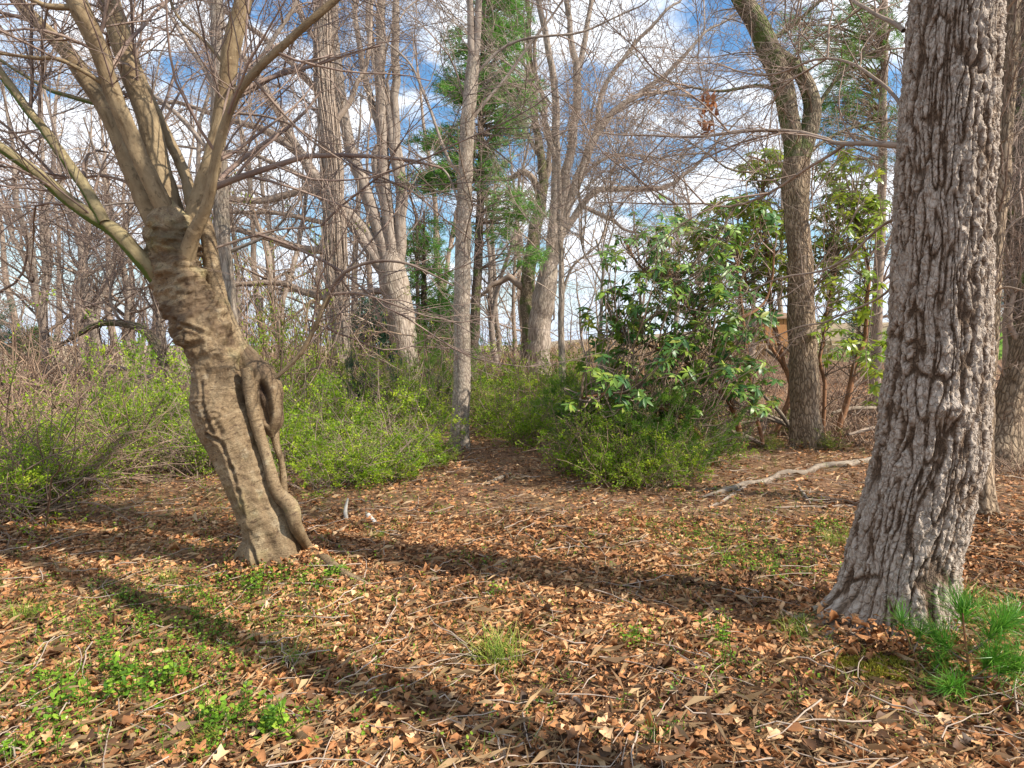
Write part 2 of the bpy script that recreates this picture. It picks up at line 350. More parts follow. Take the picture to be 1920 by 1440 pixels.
def ground_mat():
    m = NM('leafy_soil'); g = m.n('ShaderNodeNewGeometry'); pos = g.outputs['Position']
    a = m.noise(pos, 14, 8, .75, .4); b = m.noise(pos, 1.3, 4, .6)
    c = m.ramp(a, [(.3, (.06, .034, .02)), (.48, (.19, .10, .055)), (.6, (.33, .19, .105)), (.75, (.48, .32, .20))])
    c = m.mix(m.math('MULTIPLY', m.fr(b, .52, .66), .35), c, (.11, .10, .035))
    sp = m.n('ShaderNodeSeparateXYZ'); m.l(pos, sp.inputs[0])
    far = m.fr(sp.outputs[1], 24, 34); c = m.mix(far, c, m.ramp(m.noise(pos, 2.2, 5, .7), [(.3, (.20, .14, .08)), (.7, (.42, .32, .20))]))
    lawn = m.math('MULTIPLY', m.fr(sp.outputs[0], 11.5, 13.0), m.math('MULTIPLY', m.fr(sp.outputs[1], 22.0, 23.0), m.fr(sp.outputs[1], 38.0, 33.0)))
    c = m.mix(m.math('MULTIPLY', lawn, m.fr(m.noise(pos, 3, 4), .35, .5)), c, m.ramp(m.noise(pos, 6, 5, .7), [(.3, (.09, .19, .02)), (.7, (.24, .40, .04))]))
    m.col(c); m.bump(a, .9, .05); m.p.inputs['Roughness'].default_value = .95; return m.m
M['ground'] = ground_mat()

# ------------------------------------------------------------------ ground
def build_ground():
    ys = np.concatenate([np.linspace(-14, 0, 20)[:-1], np.linspace(0, 12, 150)[:-1], np.linspace(12, 45, 90)[:-1], np.geomspace(45, 900, 30)])
    xs = np.concatenate([-np.geomspace(900, 30, 22)[:-1], np.linspace(-30, -7, 50)[:-1], np.linspace(-7, 7, 130)[:-1], np.linspace(7, 30, 60)[:-1], np.geomspace(30, 900, 22)])
    X, Y = np.meshgrid(xs, ys); V = np.stack([X, Y, terrain(X, Y)], -1).reshape(-1, 3)
    nx = len(xs); i = np.arange(len(ys) - 1)[:, None] * nx + np.arange(nx - 1)[None]
    Q = np.stack([i, i + 1, i + nx + 1, i + nx], -1).reshape(-1, 4)
    g = link('ground', mk_mesh('ground', V, Q), M['ground'], None, 'structure'); g['label'] = 'leaf-strewn woodland floor rising to a lawn at the right'
    return g
ground = build_ground()

# ------------------------------------------------------------------ branching
def smooth_path(pts, rr, n):
    """Catmull-Rom resample"""
    P = np.asarray(pts, float); r = np.asarray(rr, float); m = len(P)
    Pe = np.vstack([2 * P[0] - P[1], P, 2 * P[-1] - P[-2]]); re = np.concatenate([[r[0]], r, [r[-1]]])
    cum = np.concatenate([[0], np.cumsum(np.linalg.norm(np.diff(P, axis=0), axis=1))]); s = np.linspace(0, cum[-1], n)
    i = np.clip(np.searchsorted(cum, s, side='right') - 1, 0, m - 2); t = ((s - cum[i]) / np.maximum(cum[i + 1] - cum[i], 1e-9))
    def cr_(A):
        a, b, c, d = A[i], A[i + 1], A[i + 2], A[i + 3]; tt = t[:, None] if A.ndim > 1 else t
        return .5 * (2 * b + (c - a) * tt + (2 * a - 5 * b + 4 * c - d) * tt ** 2 + (3 * b - a - 3 * c + d) * tt ** 3)
    return cr_(Pe), np.maximum(cr_(re), 1e-4)
def px_path(lst, d0, d1=None, n=24):
    d1 = d0 if d1 is None else d1; m = len(lst); P = []; r = []
    for k, (x, y, w) in enumerate(lst):
        d = d0 + (d1 - d0) * k / (m - 1); P.append(W(x, y, d)); r.append(rad(x, w, d))
    return smooth_path(P, r, n)
def grow(P, Rr, dens, ang=(30, 60), ln=(.3, .8), n=5, wander=.15, up=.0, t0=.15, t1=1., rr=.5, rmin=.003, tip=.35, rng=R, flat=0.):
    """children of many parents at once; dens = children per metre; ln = lengths in metres"""
    B, n0, _ = P.shape
    L = np.linalg.norm(np.diff(P, axis=1), axis=-1).sum(1)
    cnt = np.floor(L * dens * (t1 - t0) + rng.random(B)).astype(int); idx = np.repeat(np.arange(B), cnt); N = len(idx)
    if N == 0: return np.zeros((0, n, 3)), np.zeros((0, n))
    t = rng.uniform(t0, t1, N); f = t * (n0 - 1); i = np.clip(np.floor(f).astype(int), 0, n0 - 2); a = (f - i)[:, None]
    st = P[idx, i] * (1 - a) + P[idx, i + 1] * a; tan = nrm(P[idx, i + 1] - P[idx, i]); r0 = (Rr[idx, i] * (1 - a[:, 0]) + Rr[idx, i + 1] * a[:, 0])
    perp = rng.normal(size=(N, 3)); perp[:, 2] *= (1 - flat); perp = nrm(np.cross(tan, perp)); perp = nrm(np.cross(tan, perp)) if flat else perp
    an = np.radians(rng.uniform(ang[0], ang[1], N))[:, None]
    d = tan * np.cos(an) + perp * np.sin(an); ll = rng.uniform(ln[0], ln[1], N) * (1 - .45 * t)
    C = np.zeros((N, n, 3)); C[:, 0] = st; step = (ll / (n - 1))[:, None]; drift = rng.normal(size=(N, 3)) * wander * .5
    for k in range(1, n):
        C[:, k] = C[:, k - 1] + d * step
        d = nrm(d + rng.normal(size=(N, 3)) * wander + drift + np.array([0, 0, up]))
    rb = np.maximum(np.minimum(r0 * rr, ll * .014 + .003), rmin)
    RR = rb[:, None] * np.linspace(1, tip, n)[None]; return C, np.maximum(RR, rmin * .6)
def batch(paths, n=12):
    """resample a list of (P,r) to one array"""
    Ps, Rs = [], []
    for P, r in paths:
        s = np.linspace(0, len(P) - 1, n); i = np.minimum(s.astype(int), len(P) - 2); a = s - i
        Ps.append(P[i] * (1 - a[:, None]) + P[i + 1] * a[:, None]); Rs.append(r[i] * (1 - a) + r[i + 1] * a)
    return np.stack(Ps), np.stack(Rs)
def jitter_path(P, r, amp, seed, freq=3.):
    q = P * freq; return P + amp * np.stack([vnoise(q + 7, seed), vnoise(q + 17, seed + 1), .4 * vnoise(q + 31, seed + 2)], -1), r

def trunk_surface(P, r, nu, disp=None):
    """one tube with displaced surface; returns verts, quads, bc, tint"""
    n = len(P); t = nrm(np.gradient(P, axis=0)); u = np.zeros_like(P); ref = np.array([0, -1., 0.])   # theta=0 faces the camera
    for k in range(n): u[k] = ref - ref.dot(t[k]) * t[k]; u[k] /= np.linalg.norm(u[k]); ref = u[k]
    v = np.cross(t, u); a = np.arange(nu) * 2 * np.pi / nu
    N = u[:, None] * np.cos(a)[None, :, None] + v[:, None] * np.sin(a)[None, :, None]
    S = np.concatenate([[0], np.cumsum(np.linalg.norm(np.diff(P, axis=0), axis=1))])
    V0 = P[:, None] + N * r[:, None, None]
    Rm = float(np.median(r))
    q = np.stack([np.cos(a)[None] * Rm + 0 * S[:, None], np.sin(a)[None] * Rm + 0 * S[:, None], S[:, None] + 0 * a[None]], -1)
    h, tint = (0, None) if disp is None else disp(q, V0, N, S, a, r)
    V = V0 + N * np.asarray(h)[..., None] if disp is not None else V0
    i = np.arange(n - 1)[:, None] * nu; j = np.arange(nu)[None]; j2 = (j + 1) % nu
    Q = np.stack([i + j, i + j2, i + nu + j2, i + nu + j], -1).reshape(-1, 4)
    return V.reshape(-1, 3), Q, q.reshape(-1, 3), (np.zeros(V.shape[:2]) if tint is None else tint).ravel()

TW = (1.7, 1.6, 2.0)
def bare_tree(name, label, trunk, limbs, mats, d, rng, twigs=((2.2, (.6, 1.6)), (5, (.25, .7)), (7, (.12, .35))), extra=None, up=.03, ang=(30, 60), rmin=.004, cat='tree', group=None, jit=.03, wander=.16, nu=18, tsides=3, trunk_up=True, keep_low=0.35, limb_sides=8, vert=False, flare=1.35, sprays=None):
    """trunk/limbs: lists of (px,py,width) lists; built at depth d. mats = (trunk, limb, twig)"""
    root = thing(name, label, cat, group=group)
    P, r = px_path(trunk, d, n=40); P, r = jitter_path(P, r, jit * .5, int(d * 7))
    base = P[0].copy(); gz = float(terrain(base[0], base[1])); 
    # root the trunk in the ground
    lo = min(gz - .12, base[2]); k0 = np.argmin(np.abs(P[:, 2] - gz)) if base[2] < gz else 0
    if base[2] > gz: P = np.vstack([[P[0] - (P[1] - P[0]) / max(P[1][2] - P[0][2], 1e-3) * (P[0][2] - lo)], P]); r = np.concatenate([[r[0] * 1.15], r])
    hz = P[:, 2] - gz; r = r * (1 + (flare - 1) * np.exp(-np.maximum(hz, 0) / .22))
    P, r = smooth_path(P, r, 60)
    def disp(q, V0, N, S, a, rr_):
        hh = np.exp(-np.maximum(V0[..., 2] - gz, 0) / .25)
        return rr_[:, None] * (.10 * vnoise(q * [4 / max(rr_.mean(), .05) * .12] * 3, 5) + .20 * hh * np.cos(5 * a[None] + vnoise(q * 2, 9) * 2)), None
    V, Q, bc, tn = trunk_surface(P, r, nu, disp)
    link('trunk', mk_mesh('trunk', V, Q, None, bc, tn), mats[0], root)
    paths = [(P, r)]; ge = np.random.default_rng(int(d * 13) + len(limbs))
    for li in limbs:
        if isinstance(li, dict): pts, d0, d1 = li['p'], li.get('d0', d), li.get('d1', d)
        else: pts, d0, d1 = li, d, d + (hash(str(li[0])) % 1 )
        Pl, rl = px_path(pts, d0, d1, n=22); Pl, rl = jitter_path(Pl, rl, jit, int(pts[0][0]), 2.2); Pl = snap(Pl, paths)
        dr_ = nrm(Pl[-1] - Pl[-3]); ex = [Pl[-1]]; rl0 = rl[-1]
        for k_ in range(7): dr_ = nrm(dr_ + ge.normal(size=3) * .22 + [0, 0, .04]); ex.append(ex[-1] + dr_ * min(.35, .1 + rl0 * 5))
        if rl0 < .16: Pl = np.vstack([Pl, ex[1:]]); rl = np.concatenate([rl, rl0 * np.linspace(.85, .08, 7)])
        mb = MB(); mb.tubes(Pl[None], rl[None], limb_sides); mb.obj('limb', mats[1], root); paths.append((Pl, rl))
    PB, RB = batch(paths, 16)
    if not trunk_up: PB, RB = PB[1:], RB[1:]
    mb = MB(); cur, cr_ = PB, RB
    if extra:   # big secondary limbs that the photograph does not single out
        C, cr2 = grow(cur, cr_, extra[0], ang, extra[1], 8, .12, up, keep_low, 1., .5, rmin * 2, rng=rng); mb.tubes(C, cr2, 4)
        PB2 = np.concatenate([batch([(a, b) for a, b in zip(cur, cr_)], 8)[0], C]); RB2 = np.concatenate([batch([(a, b) for a, b in zip(cur, cr_)], 8)[1], cr2]); cur, cr_ = PB2, RB2
    for k, (dens, ln) in enumerate(twigs):
        dens *= TW[k]; C, c2 = grow(cur, cr_, dens, (25, 70), ln, 5 if k < 2 else 4, wander, up * (1 - .3 * k), keep_low if k == 0 and not extra else .1, 1., .45, rmin * (1 - .22 * k), rng=rng)
        mb.tubes(C, c2, tsides); cur, cr_ = C, c2
    o = mb.obj('twigs', mats[2], root, 'stuff')
    set_at(root, (float(P[0][0]), float(P[0][1]), gz)); ns = sprays if sprays is not None else 16
    if ns: add_sprays(root, paths if not trunk_up and len(paths) > 1 else paths, ns, (d / 14 + .35, d / 10 + .6), mats[2], np.random.default_rng(int(d * 31)), .4, .1)
    return root, paths

def snap(Pl, paths, frac=.5):
    if not paths: return Pl
    A = np.concatenate([p for p, _ in paths]); k = np.argmin(np.linalg.norm(A - Pl[0], axis=1)); off = A[k] - Pl[0]; t = np.linspace(0, 1, len(Pl)); w = np.clip(1 - t / frac, 0, 1); w = w * w * (3 - 2 * w)
    return Pl + off * w[:, None]
SPR = []
def spray_mesh(seed, droop):
    g = np.random.default_rng(seed); n = 12; d = np.array([1., 0, .15]); P = [np.zeros(3)]
    for k in range(n - 1): P.append(P[-1] + d * 2.2 / n); d = nrm(d + g.normal(size=3) * .10 + [0, 0, droop])
    P = np.array(P)[None]; r = np.linspace(.010, .003, n)[None]; mb = MB(); mb.tubes(P, r, 4)
    C, c = grow(P, r, 7.5, (30, 60), (.5, 1.3), 7, .11, droop * .6, .05, 1, .6, .0036, rng=g, flat=.5); mb.tubes(C, c, 3)
    C2, c2 = grow(C, c, 6.5, (30, 60), (.2, .6), 5, .14, droop * .5, .08, 1, .65, .0027, rng=g); mb.tubes(C2, c2, 3)
    C3, c3 = grow(C2, c2, 5.0, (30, 60), (.08, .25), 3, .14, 0, .1, 1, .65, .0022, rng=g); mb.tubes(C3, c3, 3)
    return mb.mesh('twig_spray')
def add_sprays(root, paths, n, sc, mat, g, tmin=.35, up=.0):
    from mathutils import Matrix
    if not SPR: SPR.extend(spray_mesh(900 + k, dr) for k, dr in enumerate((-.02, .03, -.06, .0)))
    loc = Vector(root.location); wts = np.array([np.linalg.norm(p[-1] - p[0]) for p, _ in paths]); wts = wts / wts.sum()
    for _ in range(n):
        P, r = paths[int(g.choice(len(paths), p=wts))]; i = int(g.uniform(tmin, .98) * (len(P) - 1)); t = nrm(P[min(i + 1, len(P) - 1)] - P[i - 1]); a = g.normal(size=3); a = nrm(np.cross(t, a)); an = math.radians(g.uniform(30, 65)); X = Vector(t * math.cos(an) + a * math.sin(an) + [0, 0, up]).normalized()
        Z = Vector((0, 0, 1)) - X.z * X; Z = (Z.normalized() if Z.length > .05 else X.orthogonal().normalized()); Y = Z.cross(X); me = SPR[int(g.integers(0, len(SPR)))]; o = bpy.data.objects.new('twig_spray', me); COL.objects.link(o); o.parent = root; o['kind'] = 'stuff'
        if not me.materials: me.materials.append(mat)
        o.material_slots[0].link = 'OBJECT'; o.material_slots[0].material = mat; s_ = float(g.uniform(*sc)); o.matrix_local = Matrix.Translation(Vector(P[i]) - loc) @ Matrix((X, Y, Z)).transposed().to_4x4() @ Matrix.Scale(s_, 4)
def rng(s): return np.random.default_rng(s)

# ------------------------------------------------------------------ hero: big furrowed tree at the right
def hero_right():
    root = thing('furrowed_tree', 'very large straight trunk with deeply furrowed grey bark, nearest tree at the right', 'tree')
    tr = [(1690, 1260, 300), (1690, 1225, 285), (1684, 1190, 262), (1682, 1150, 244), (1684, 1100, 228), (1697, 1000, 214), (1733, 900, 217), (1743, 800, 216), (1757, 700, 205), (1762, 600, 196), (1768, 400, 188), (1776, 200, 181), (1790, 0, 175), (1800, -160, 170)]
    D = 3.3; P, r = px_path(tr, D, D, 14)
    top = [P[-1] + np.array([.1, 0, 1.5]), P[-1] + np.array([.2, 0, 3.5]), P[-1] + np.array([.3, .2, 6])]
    P = np.vstack([P, top]); r = np.concatenate([r, [.26, .22, .15]])
    r = r - .016; vis, rv = smooth_path(P[:14], r[:14], 450); upr, ru = smooth_path(P[13:], r[13:], 24)
    gz = float(terrain(P[0][0], P[0][1]))
    knots = [W(1790, 790 - 20, D - .27), W(1790, 765, D - .29), W(1775, 645, D - .27), W(1725, 590, D - .26), W(1765, 160, D - .26), W(1720, 690, D - .26)]
    ka = [.065, .04, .045, .045, .055, .03]; kr = [.07, .045, .06, .06, .05, .05]
    def disp(q, V0, N, S, a, rr):
        w = q + np.stack([.018 * vnoise(q * [9, 9, 5], 1), .018 * vnoise(q * [9, 9, 5], 2), .05 * vnoise(q * [10, 10, 5], 3)], -1)
        n1 = np.abs(vnoise(w * [33, 33, 2.3], 4)); n2 = np.abs(vnoise(w * [40, 40, 4.5], 15)); e = np.minimum(n1 / .25, n2 / .25) + .20 * vnoise(q * [70, 70, 34], 16)
        g1, g2, idw = voronoi(w * [34, 34, 15] + .3 * vnoise(q * 40, 18)[..., None], 14); e2 = g2 - g1
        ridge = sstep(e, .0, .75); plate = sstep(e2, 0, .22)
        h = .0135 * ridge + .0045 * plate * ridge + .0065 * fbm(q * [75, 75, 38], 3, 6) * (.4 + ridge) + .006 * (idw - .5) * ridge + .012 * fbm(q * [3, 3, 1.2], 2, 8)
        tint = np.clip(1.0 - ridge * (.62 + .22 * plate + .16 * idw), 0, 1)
        hh = np.maximum(V0[..., 2] - gz, 0)
        fl = np.exp(-hh / .22); th = a[None] + 0 * hh
        h = h + fl * .045 * np.cos(4 * th + .6) * 1.0
        # the long mossy root towards the left
        dl = (np.cos(th - LEFT) + 1) / 2; h = h + .28 * np.exp(-hh / .075) * dl ** 9
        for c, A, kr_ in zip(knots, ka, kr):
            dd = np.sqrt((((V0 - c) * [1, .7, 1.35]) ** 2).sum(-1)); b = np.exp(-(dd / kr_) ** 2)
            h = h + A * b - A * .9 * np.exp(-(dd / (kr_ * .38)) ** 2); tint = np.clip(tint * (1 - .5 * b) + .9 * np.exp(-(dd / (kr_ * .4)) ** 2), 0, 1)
        return h, tint
    t0 = nrm(vis[1] - vis[0]); u = np.array([0, -1, 0.]) - (-t0[1]) * t0; u /= np.linalg.norm(u); v = np.cross(t0, u)
    L = np.array([-1., -.12, 0]); LEFT = math.atan2(L.dot(v), L.dot(u))
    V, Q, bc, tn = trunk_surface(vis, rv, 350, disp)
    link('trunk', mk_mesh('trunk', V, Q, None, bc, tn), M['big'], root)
    def disp2(q, V0, N, S, a, rr):
        return .01 + 0 * q[..., 0], None
    V, Q, bc, tn = trunk_surface(upr, ru, 40, disp2); link('upper_trunk', mk_mesh('upper_trunk', V, Q, None, bc, tn), M['far_bark'], root)
    limbs = [([(1690, 272, 15), (1620, 270, 10), (1565, 270, 9), (1545, 258, 8), (1480, 245, 7), (1380, 250, 6), (1280, 257, 4.5), (1130, 248, 2.5)], 3.4, 4.6),
             ([(1567, 268, 7), (1520, 300, 6.5), (1450, 350, 5.5), (1380, 385, 4.5), (1280, 383, 3.5), (1120, 380, 2)], 3.72, 4.9),
             ([(1690, 60, 10), (1640, 30, 8), (1600, 0, 7), (1560, -50, 6)], 3.5, 4.2),
             ([(1690, 400, 8), (1640, 430, 6), (1560, 500, 5), (1470, 520, 4), (1380, 560, 2.5)], 3.5, 4.6),
             ([(1700, 520, 7), (1640, 560, 5), (1560, 600, 4), (1500, 612, 3), (1400, 650, 2)], 3.5, 4.6),
             ([(1690, 200, 8), (1620, 130, 6), (1540, 110, 5), (1440, 140, 4), (1340, 120, 2.5)], 3.5, 4.6),
             ([(1860, 560, 7), (1885, 540, 5), (1920, 545, 4)], 3.4, 3.2), ([(1862, 60, 8), (1890, 20, 6), (1930, -30, 5)], 3.4, 3.2)]
    paths = []
    for pts, a, b in limbs:
        Pl, rl = px_path(pts, a, b, 20); Pl, rl = jitter_path(Pl, rl, .025, int(pts[1][1]), 5)
        if pts[0][1] == 268: Pl = snap(Pl, paths)
        m = MB(); m.tubes(Pl[None], rl[None], 7); m.obj('limb', M['far_brown'], root); paths.append((Pl, rl))
    PB, RB = batch(paths, 14); mb = MB()
    C, c = grow(PB, RB, 7, (30, 70), (.35, 1.1), 6, .13, -.01, .12, 1, .5, .0022, rng=rng(3)); mb.tubes(C, c, 3)
    C2, c2 = grow(C, c, 8, (30, 70), (.12, .45), 5, .2, .0, .1, 1, .5, .0015, rng=rng(4)); mb.tubes(C2, c2, 3)
    # high crown above the frame
    hb = []
    for k in range(5):
        an = k * 2.4; s = upr[8 + k]; e = s + np.array([math.cos(an) * 2.6, math.sin(an) * 2.6, 2.2]); Pm = smooth_path([s, (s + e) / 2 + [0, 0, .3], e], [.07, .045, .02], 10); hb.append(Pm)
    HP, HR = batch(hb, 10); mb.tubes(HP, HR, 5)
    C, c = grow(HP, HR, 2.2, (30, 60), (.8, 1.8), 5, .12, .03, .1, 1, .5, .006, rng=rng(5)); mb.tubes(C, c, 3)
    C2, c2 = grow(C, c, 3, (30, 60), (.3, .9), 4, .16, .03, .1, 1, .5, .004, rng=rng(6)); mb.tubes(C2, c2, 3)
    mb.obj('twigs', M['twig'], root, 'stuff')
    # clinging dead leaves on the long side branch
    lm = MB(); g = rng(8)
    for cx, cy in ((1325, 185), (1335, 195), (1323, 232), (1328, 242)):
        c0 = W(cx, cy, 4.5); n = 9; C = c0 + g.normal(size=(n, 3)) * .03
        lm.leaves(C, g.normal(size=(n, 3)) + [0, 0, -.5], g.normal(size=(n, 3)), g.uniform(.05, .08, n), g.uniform(.03, .045, n), LEAF8, g.random(n), g.uniform(-2, 2, n))
    lm.obj('dead_leaves', M['brown_leaf'], root, 'stuff')
    set_at(root, (float(P[1][0]), D, gz)); add_sprays(root, paths[:3] + paths[5:6], 18, (.4, .75), M['twig'], rng(9), .3, -.02)

# leaf templates (x along, y across, z curl)
LEAF4 = ([(0, 0, 0), (.5, .5, .06), (1, 0, 0), (.5, -.5, .06)], [(0, 2, 1), (0, 3, 2)])
LEAF8 = ([(0, 0, 0), (.28, .38, .10), (.55, .50, .14), (.8, .26, .06), (1, 0, -.05), (.8, -.26, .05), (.5, -.48, .12), (.25, -.36, .09), (.55, 0, -.02)],
         [(0, 8, 1), (1, 8, 2), (2, 8, 3), (3, 8, 4), (4, 8, 5), (5, 8, 6), (6, 8, 7), (7, 8, 0)])
LEAF6 = ([(0, 0, 0), (.35, .45, .13), (.8, .33, .02), (1.0, -.05, .12), (.6, -.5, .10), (.2, -.3, -.02)], [(0, 2, 1), (0, 3, 2), (0, 4, 3), (0, 5, 4)])
LANCE = ([(0, 0, 0), (.35, .5, .02), (.35, -.5, .02), (.75, .38, -.07), (.75, -.38, -.07), (1, 0, -.20)], [(0, 2, 1), (1, 2, 4), (1, 4, 3), (3, 4, 5)])
OVAL = ([(0, 0, 0), (.18, .30, .10), (.45, .50, .16), (.75, .34, .08), (1.05, .0, -.06), (.78, -.36, .07), (.42, -.46, .15), (.15, -.26, .08), (.3, 0, -.01), (.7, .02, -.03)],
        [(0, 8, 1), (1, 8, 2), (2, 8, 9), (2, 9, 3), (3, 9, 4), (4, 9, 5), (5, 9, 6), (6, 9, 8), (6, 8, 7), (7, 8, 0)])
NEEDLE = ([(0, -.5, 0), (0, .5, 0), (1, 0, -.06)], [(0, 1, 2)])
BLADE = ([(0, -.5, 0), (0, .5, 0), (.55, -.4, .05), (.55, .4, .05), (1, 0, -.12)], [(0, 1, 3), (0, 3, 2), (2, 3, 4)])

# ------------------------------------------------------------------ hero: gnarled leaning beech at the left
def hero_left():
    root = thing('leaning_tree', 'gnarled smooth-barked tan tree leaning left, with a hollow burl on its side', 'tree'); D = 4.3
    tr = [(512, 1120, 175), (512, 1090, 160), (510, 1060, 138), (507, 1000, 100), (487, 950, 94), (466, 900, 95), (446, 850, 100), (427, 800, 110), (410, 760, 108), (407, 700, 92), (394, 650, 98), (378, 615, 108), (362, 590, 100), (352, 560, 100), (338, 530, 108), (326, 490, 96), (321, 450, 98), (318, 420, 90), (316, 395, 62), (312, 372, 20)]
    P, r = px_path(tr, D, D, 20); P, r = smooth_path(P, r, 350); gz = float(terrain(P[0][0], P[0][1]))
    K = [(345, 632, .065, .045), (385, 600, .06, .035), (310, 580, .06, .035), (400, 560, .05, .028), (400, 780, .09, .030), (372, 760, .08, .03), (350, 405, .09, .045), (300, 510, .06, .03), (345, 520, .05, .02), (300, 560, .04, .025), (432, 655, .05, .035), (450, 790, .05, .015), (480, 840, .04, .02), (350, 465, .07, .03)]
    KC = [(W(x, y, D - .17), a, b) for x, y, a, b in K]
    cracks = [[(345, 625), (352, 665), (368, 700), (380, 760), (398, 812)], [(385, 815), (412, 830), (430, 880), (452, 950), (460, 1010), (485, 1060)], [(330, 470), (345, 520), (352, 560)], [(320, 600), (352, 612), (385, 628)], [(300, 430), (320, 470), (310, 500)], [(372, 420), (362, 450), (355, 480)]]
    def seg(V, a, b):
        ab = b - a; t = np.clip(((V - a) * ab).sum(-1) / (ab * ab).sum(), 0, 1); return np.sqrt((((V - (a + t[..., None] * ab)) * [1, .35, 1]) ** 2).sum(-1))
    def disp(q, V0, N, S, a, rr):
        h = .014 * fbm(q * [5, 5, 2.5], 3, 20) + .0055 * vnoise(q * [9, 9, 38] + .5 * fbm(q * 4, 2, 3)[..., None], 21) + .0035 * fbm(q * [30, 30, 24], 3, 22)
        h = h + .012 * np.abs(vnoise(q * [16, 16, 3], 25))
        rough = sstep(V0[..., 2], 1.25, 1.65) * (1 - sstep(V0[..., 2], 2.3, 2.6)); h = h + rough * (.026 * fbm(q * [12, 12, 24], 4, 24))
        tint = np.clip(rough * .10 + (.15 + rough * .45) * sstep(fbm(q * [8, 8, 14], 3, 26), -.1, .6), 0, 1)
        sc = sstep(vnoise(q * [14, 14, 22], 33), .45, .75) * sstep(vnoise(q * [3, 3, 2], 35), -.1, .3); h = h - .005 * sc; tint = np.maximum(tint, .45 * sc)
        for c, kr_, A in KC:
            dd = np.sqrt((((V0 - c) * [1, .8, 1.25]) ** 2).sum(-1)); b = np.exp(-(dd / kr_) ** 2); h = h + A * b + .3 * A * b * np.sin(dd * 160 + 3 * fbm(q * 18, 2, 5))
        for cl in cracks:
            pts = [W(x, y, D - .2) for x, y in cl]; dm = np.min([seg(V0, pts[k], pts[k + 1]) for k in range(len(pts) - 1)], 0) + .006 * vnoise(q * 25, 8)
            w = np.exp(-(dm / .014) ** 2); h = h - .020 * w + .010 * np.exp(-((dm - .022) / .012) ** 2); tint = np.maximum(tint, np.clip(w * .95 * (.7 + .5 * vnoise(q * 20, 44)), 0, 1))
        hh = np.maximum(V0[..., 2] - gz, 0); fl = np.exp(-hh / .2); h = h + fl * .035 * np.cos(5 * a[None] + 1.0) + fl * .012 * fbm(q * [12, 12, 3], 2, 31)
        return h, tint
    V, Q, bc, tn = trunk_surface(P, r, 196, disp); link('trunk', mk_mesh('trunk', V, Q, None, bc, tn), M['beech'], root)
    def tube_part(name, lst, d0, d1, mat, n=60, nu=28, amp=.08, seed=1, lumps=()):
        Pl, rl = px_path(lst, d0, d1, len(lst))
        if name == 'buttress_strand':
            for k_, (x_, y_, w_) in enumerate(lst):
                if y_ > 1040: gp = G(x_, y_); Pl[k_] = gp + [0, 0, rad(x_, w_, gp[1]) * (1.4 if y_ < 1100 else .3)]
        Pl, rl = smooth_path(Pl, rl, n); Pl, rl = jitter_path(Pl, rl, .006, seed, 6)
        if name == 'branch': Pl = snap(Pl, paths + [(SS, None), (BU_P, None)])
        def dsp(q, V0, N, S, a, rr):
            h = rr[:, None] * (amp * fbm(q * [9, 9, 5], 3, seed) + .05 * fbm(q * [40, 40, 22], 2, seed + 3)); tint = 0 * h
            for c, kk, A, tdark in lumps:
                dd = np.sqrt(((V0 - c) ** 2).sum(-1)); b = np.exp(-(dd / kk) ** 2); h = h + A * b; tint = np.maximum(tint, b * tdark)
            return h, tint
        Vv, Qq, b, t = trunk_surface(Pl, rl, nu, dsp); link(name, mk_mesh(name, Vv, Qq, None, b, t), mat, root); return Pl, rl
    LB, LM = M['beech_limb'], M['beech_moss']
    paths = []
    paths.append(tube_part('limb', [(345, 520, 34), (340, 470, 40), (318, 415, 42.0), (296, 366, 37.8), (265, 300, 35.3), (233, 226, 35.3), (206, 156, 35.3), (184, 88, 38.6), (156, 31, 42.0), (130, -40, 38.6), (100, -130, 33.6)], D + .06, D - .35, LB, 110, 40, .07, 41))
    paths.append(tube_part('limb', [(318, 475, 44.0), (297, 430, 47.5), (253, 331, 42.2), (218, 241, 38.7), (175, 167, 37.0), (128, 101, 33.4), (78, 51, 29.9), (28, -5, 28.2), (-40, -70, 24.6)], D - .02, D + .3, LB, 90, 32, .05, 43))
    paths.append(tube_part('limb', [(335, 500, 40), (332, 440, 44), (315, 370, 43.7), (280, 233, 42.0), (246, 140, 42.0), (222, 55, 43.7), (196, -20, 42.0), (150, -130, 37.0)], D + .08, D + .5, LB, 90, 34, .05, 45))
    paths.append(tube_part('limb', [(362, 392, 26), (358, 355, 24), (331, 292, 22), (296, 218, 20), (270, 156, 18), (235, 60, 15), (215, -20, 13)], D + .15, D + .8, LB, 60, 20, .04, 47))
    paths.append(tube_part('limb', [(335, 530, 30), (340, 480, 34), (358, 425, 40.5), (383, 350, 38.7), (402, 285, 33.4), (416, 218, 31.7), (428, 128, 33.4), (440, 58, 33.4), (463, -10, 31.7), (490, -120, 26.4)], D + .04, D + .1, LB, 100, 34, .06, 49, [(W(424, 85, D - .1), .03, -.02, .9), (W(430, 62, D - .1), .03, .02, 0)]))
    paths.append(tube_part('limb', [(338, 560, 40), (344, 510, 38), (354, 470, 34), (368, 430, 28), (389, 381, 22), (405, 292, 18), (424, 218, 17), (451, 167, 16), (498, 113, 15), (553, 66, 14), (632, -5, 13), (700, -70, 11)], D + .02, D - .5, LB, 80, 18, .04, 51))
    paths.append(tube_part('limb', [(296, 520, 40), (276, 500, 36), (241, 459, 33), (202, 420, 30), (148, 393, 28), (101, 350, 26), (51, 311, 25), (-10, 268, 24), (-90, 220, 20)], D - .05, D - .45, LM, 90, 24, .05, 53, [(W(200, 418, D - .25), .03, .012, 0)]))
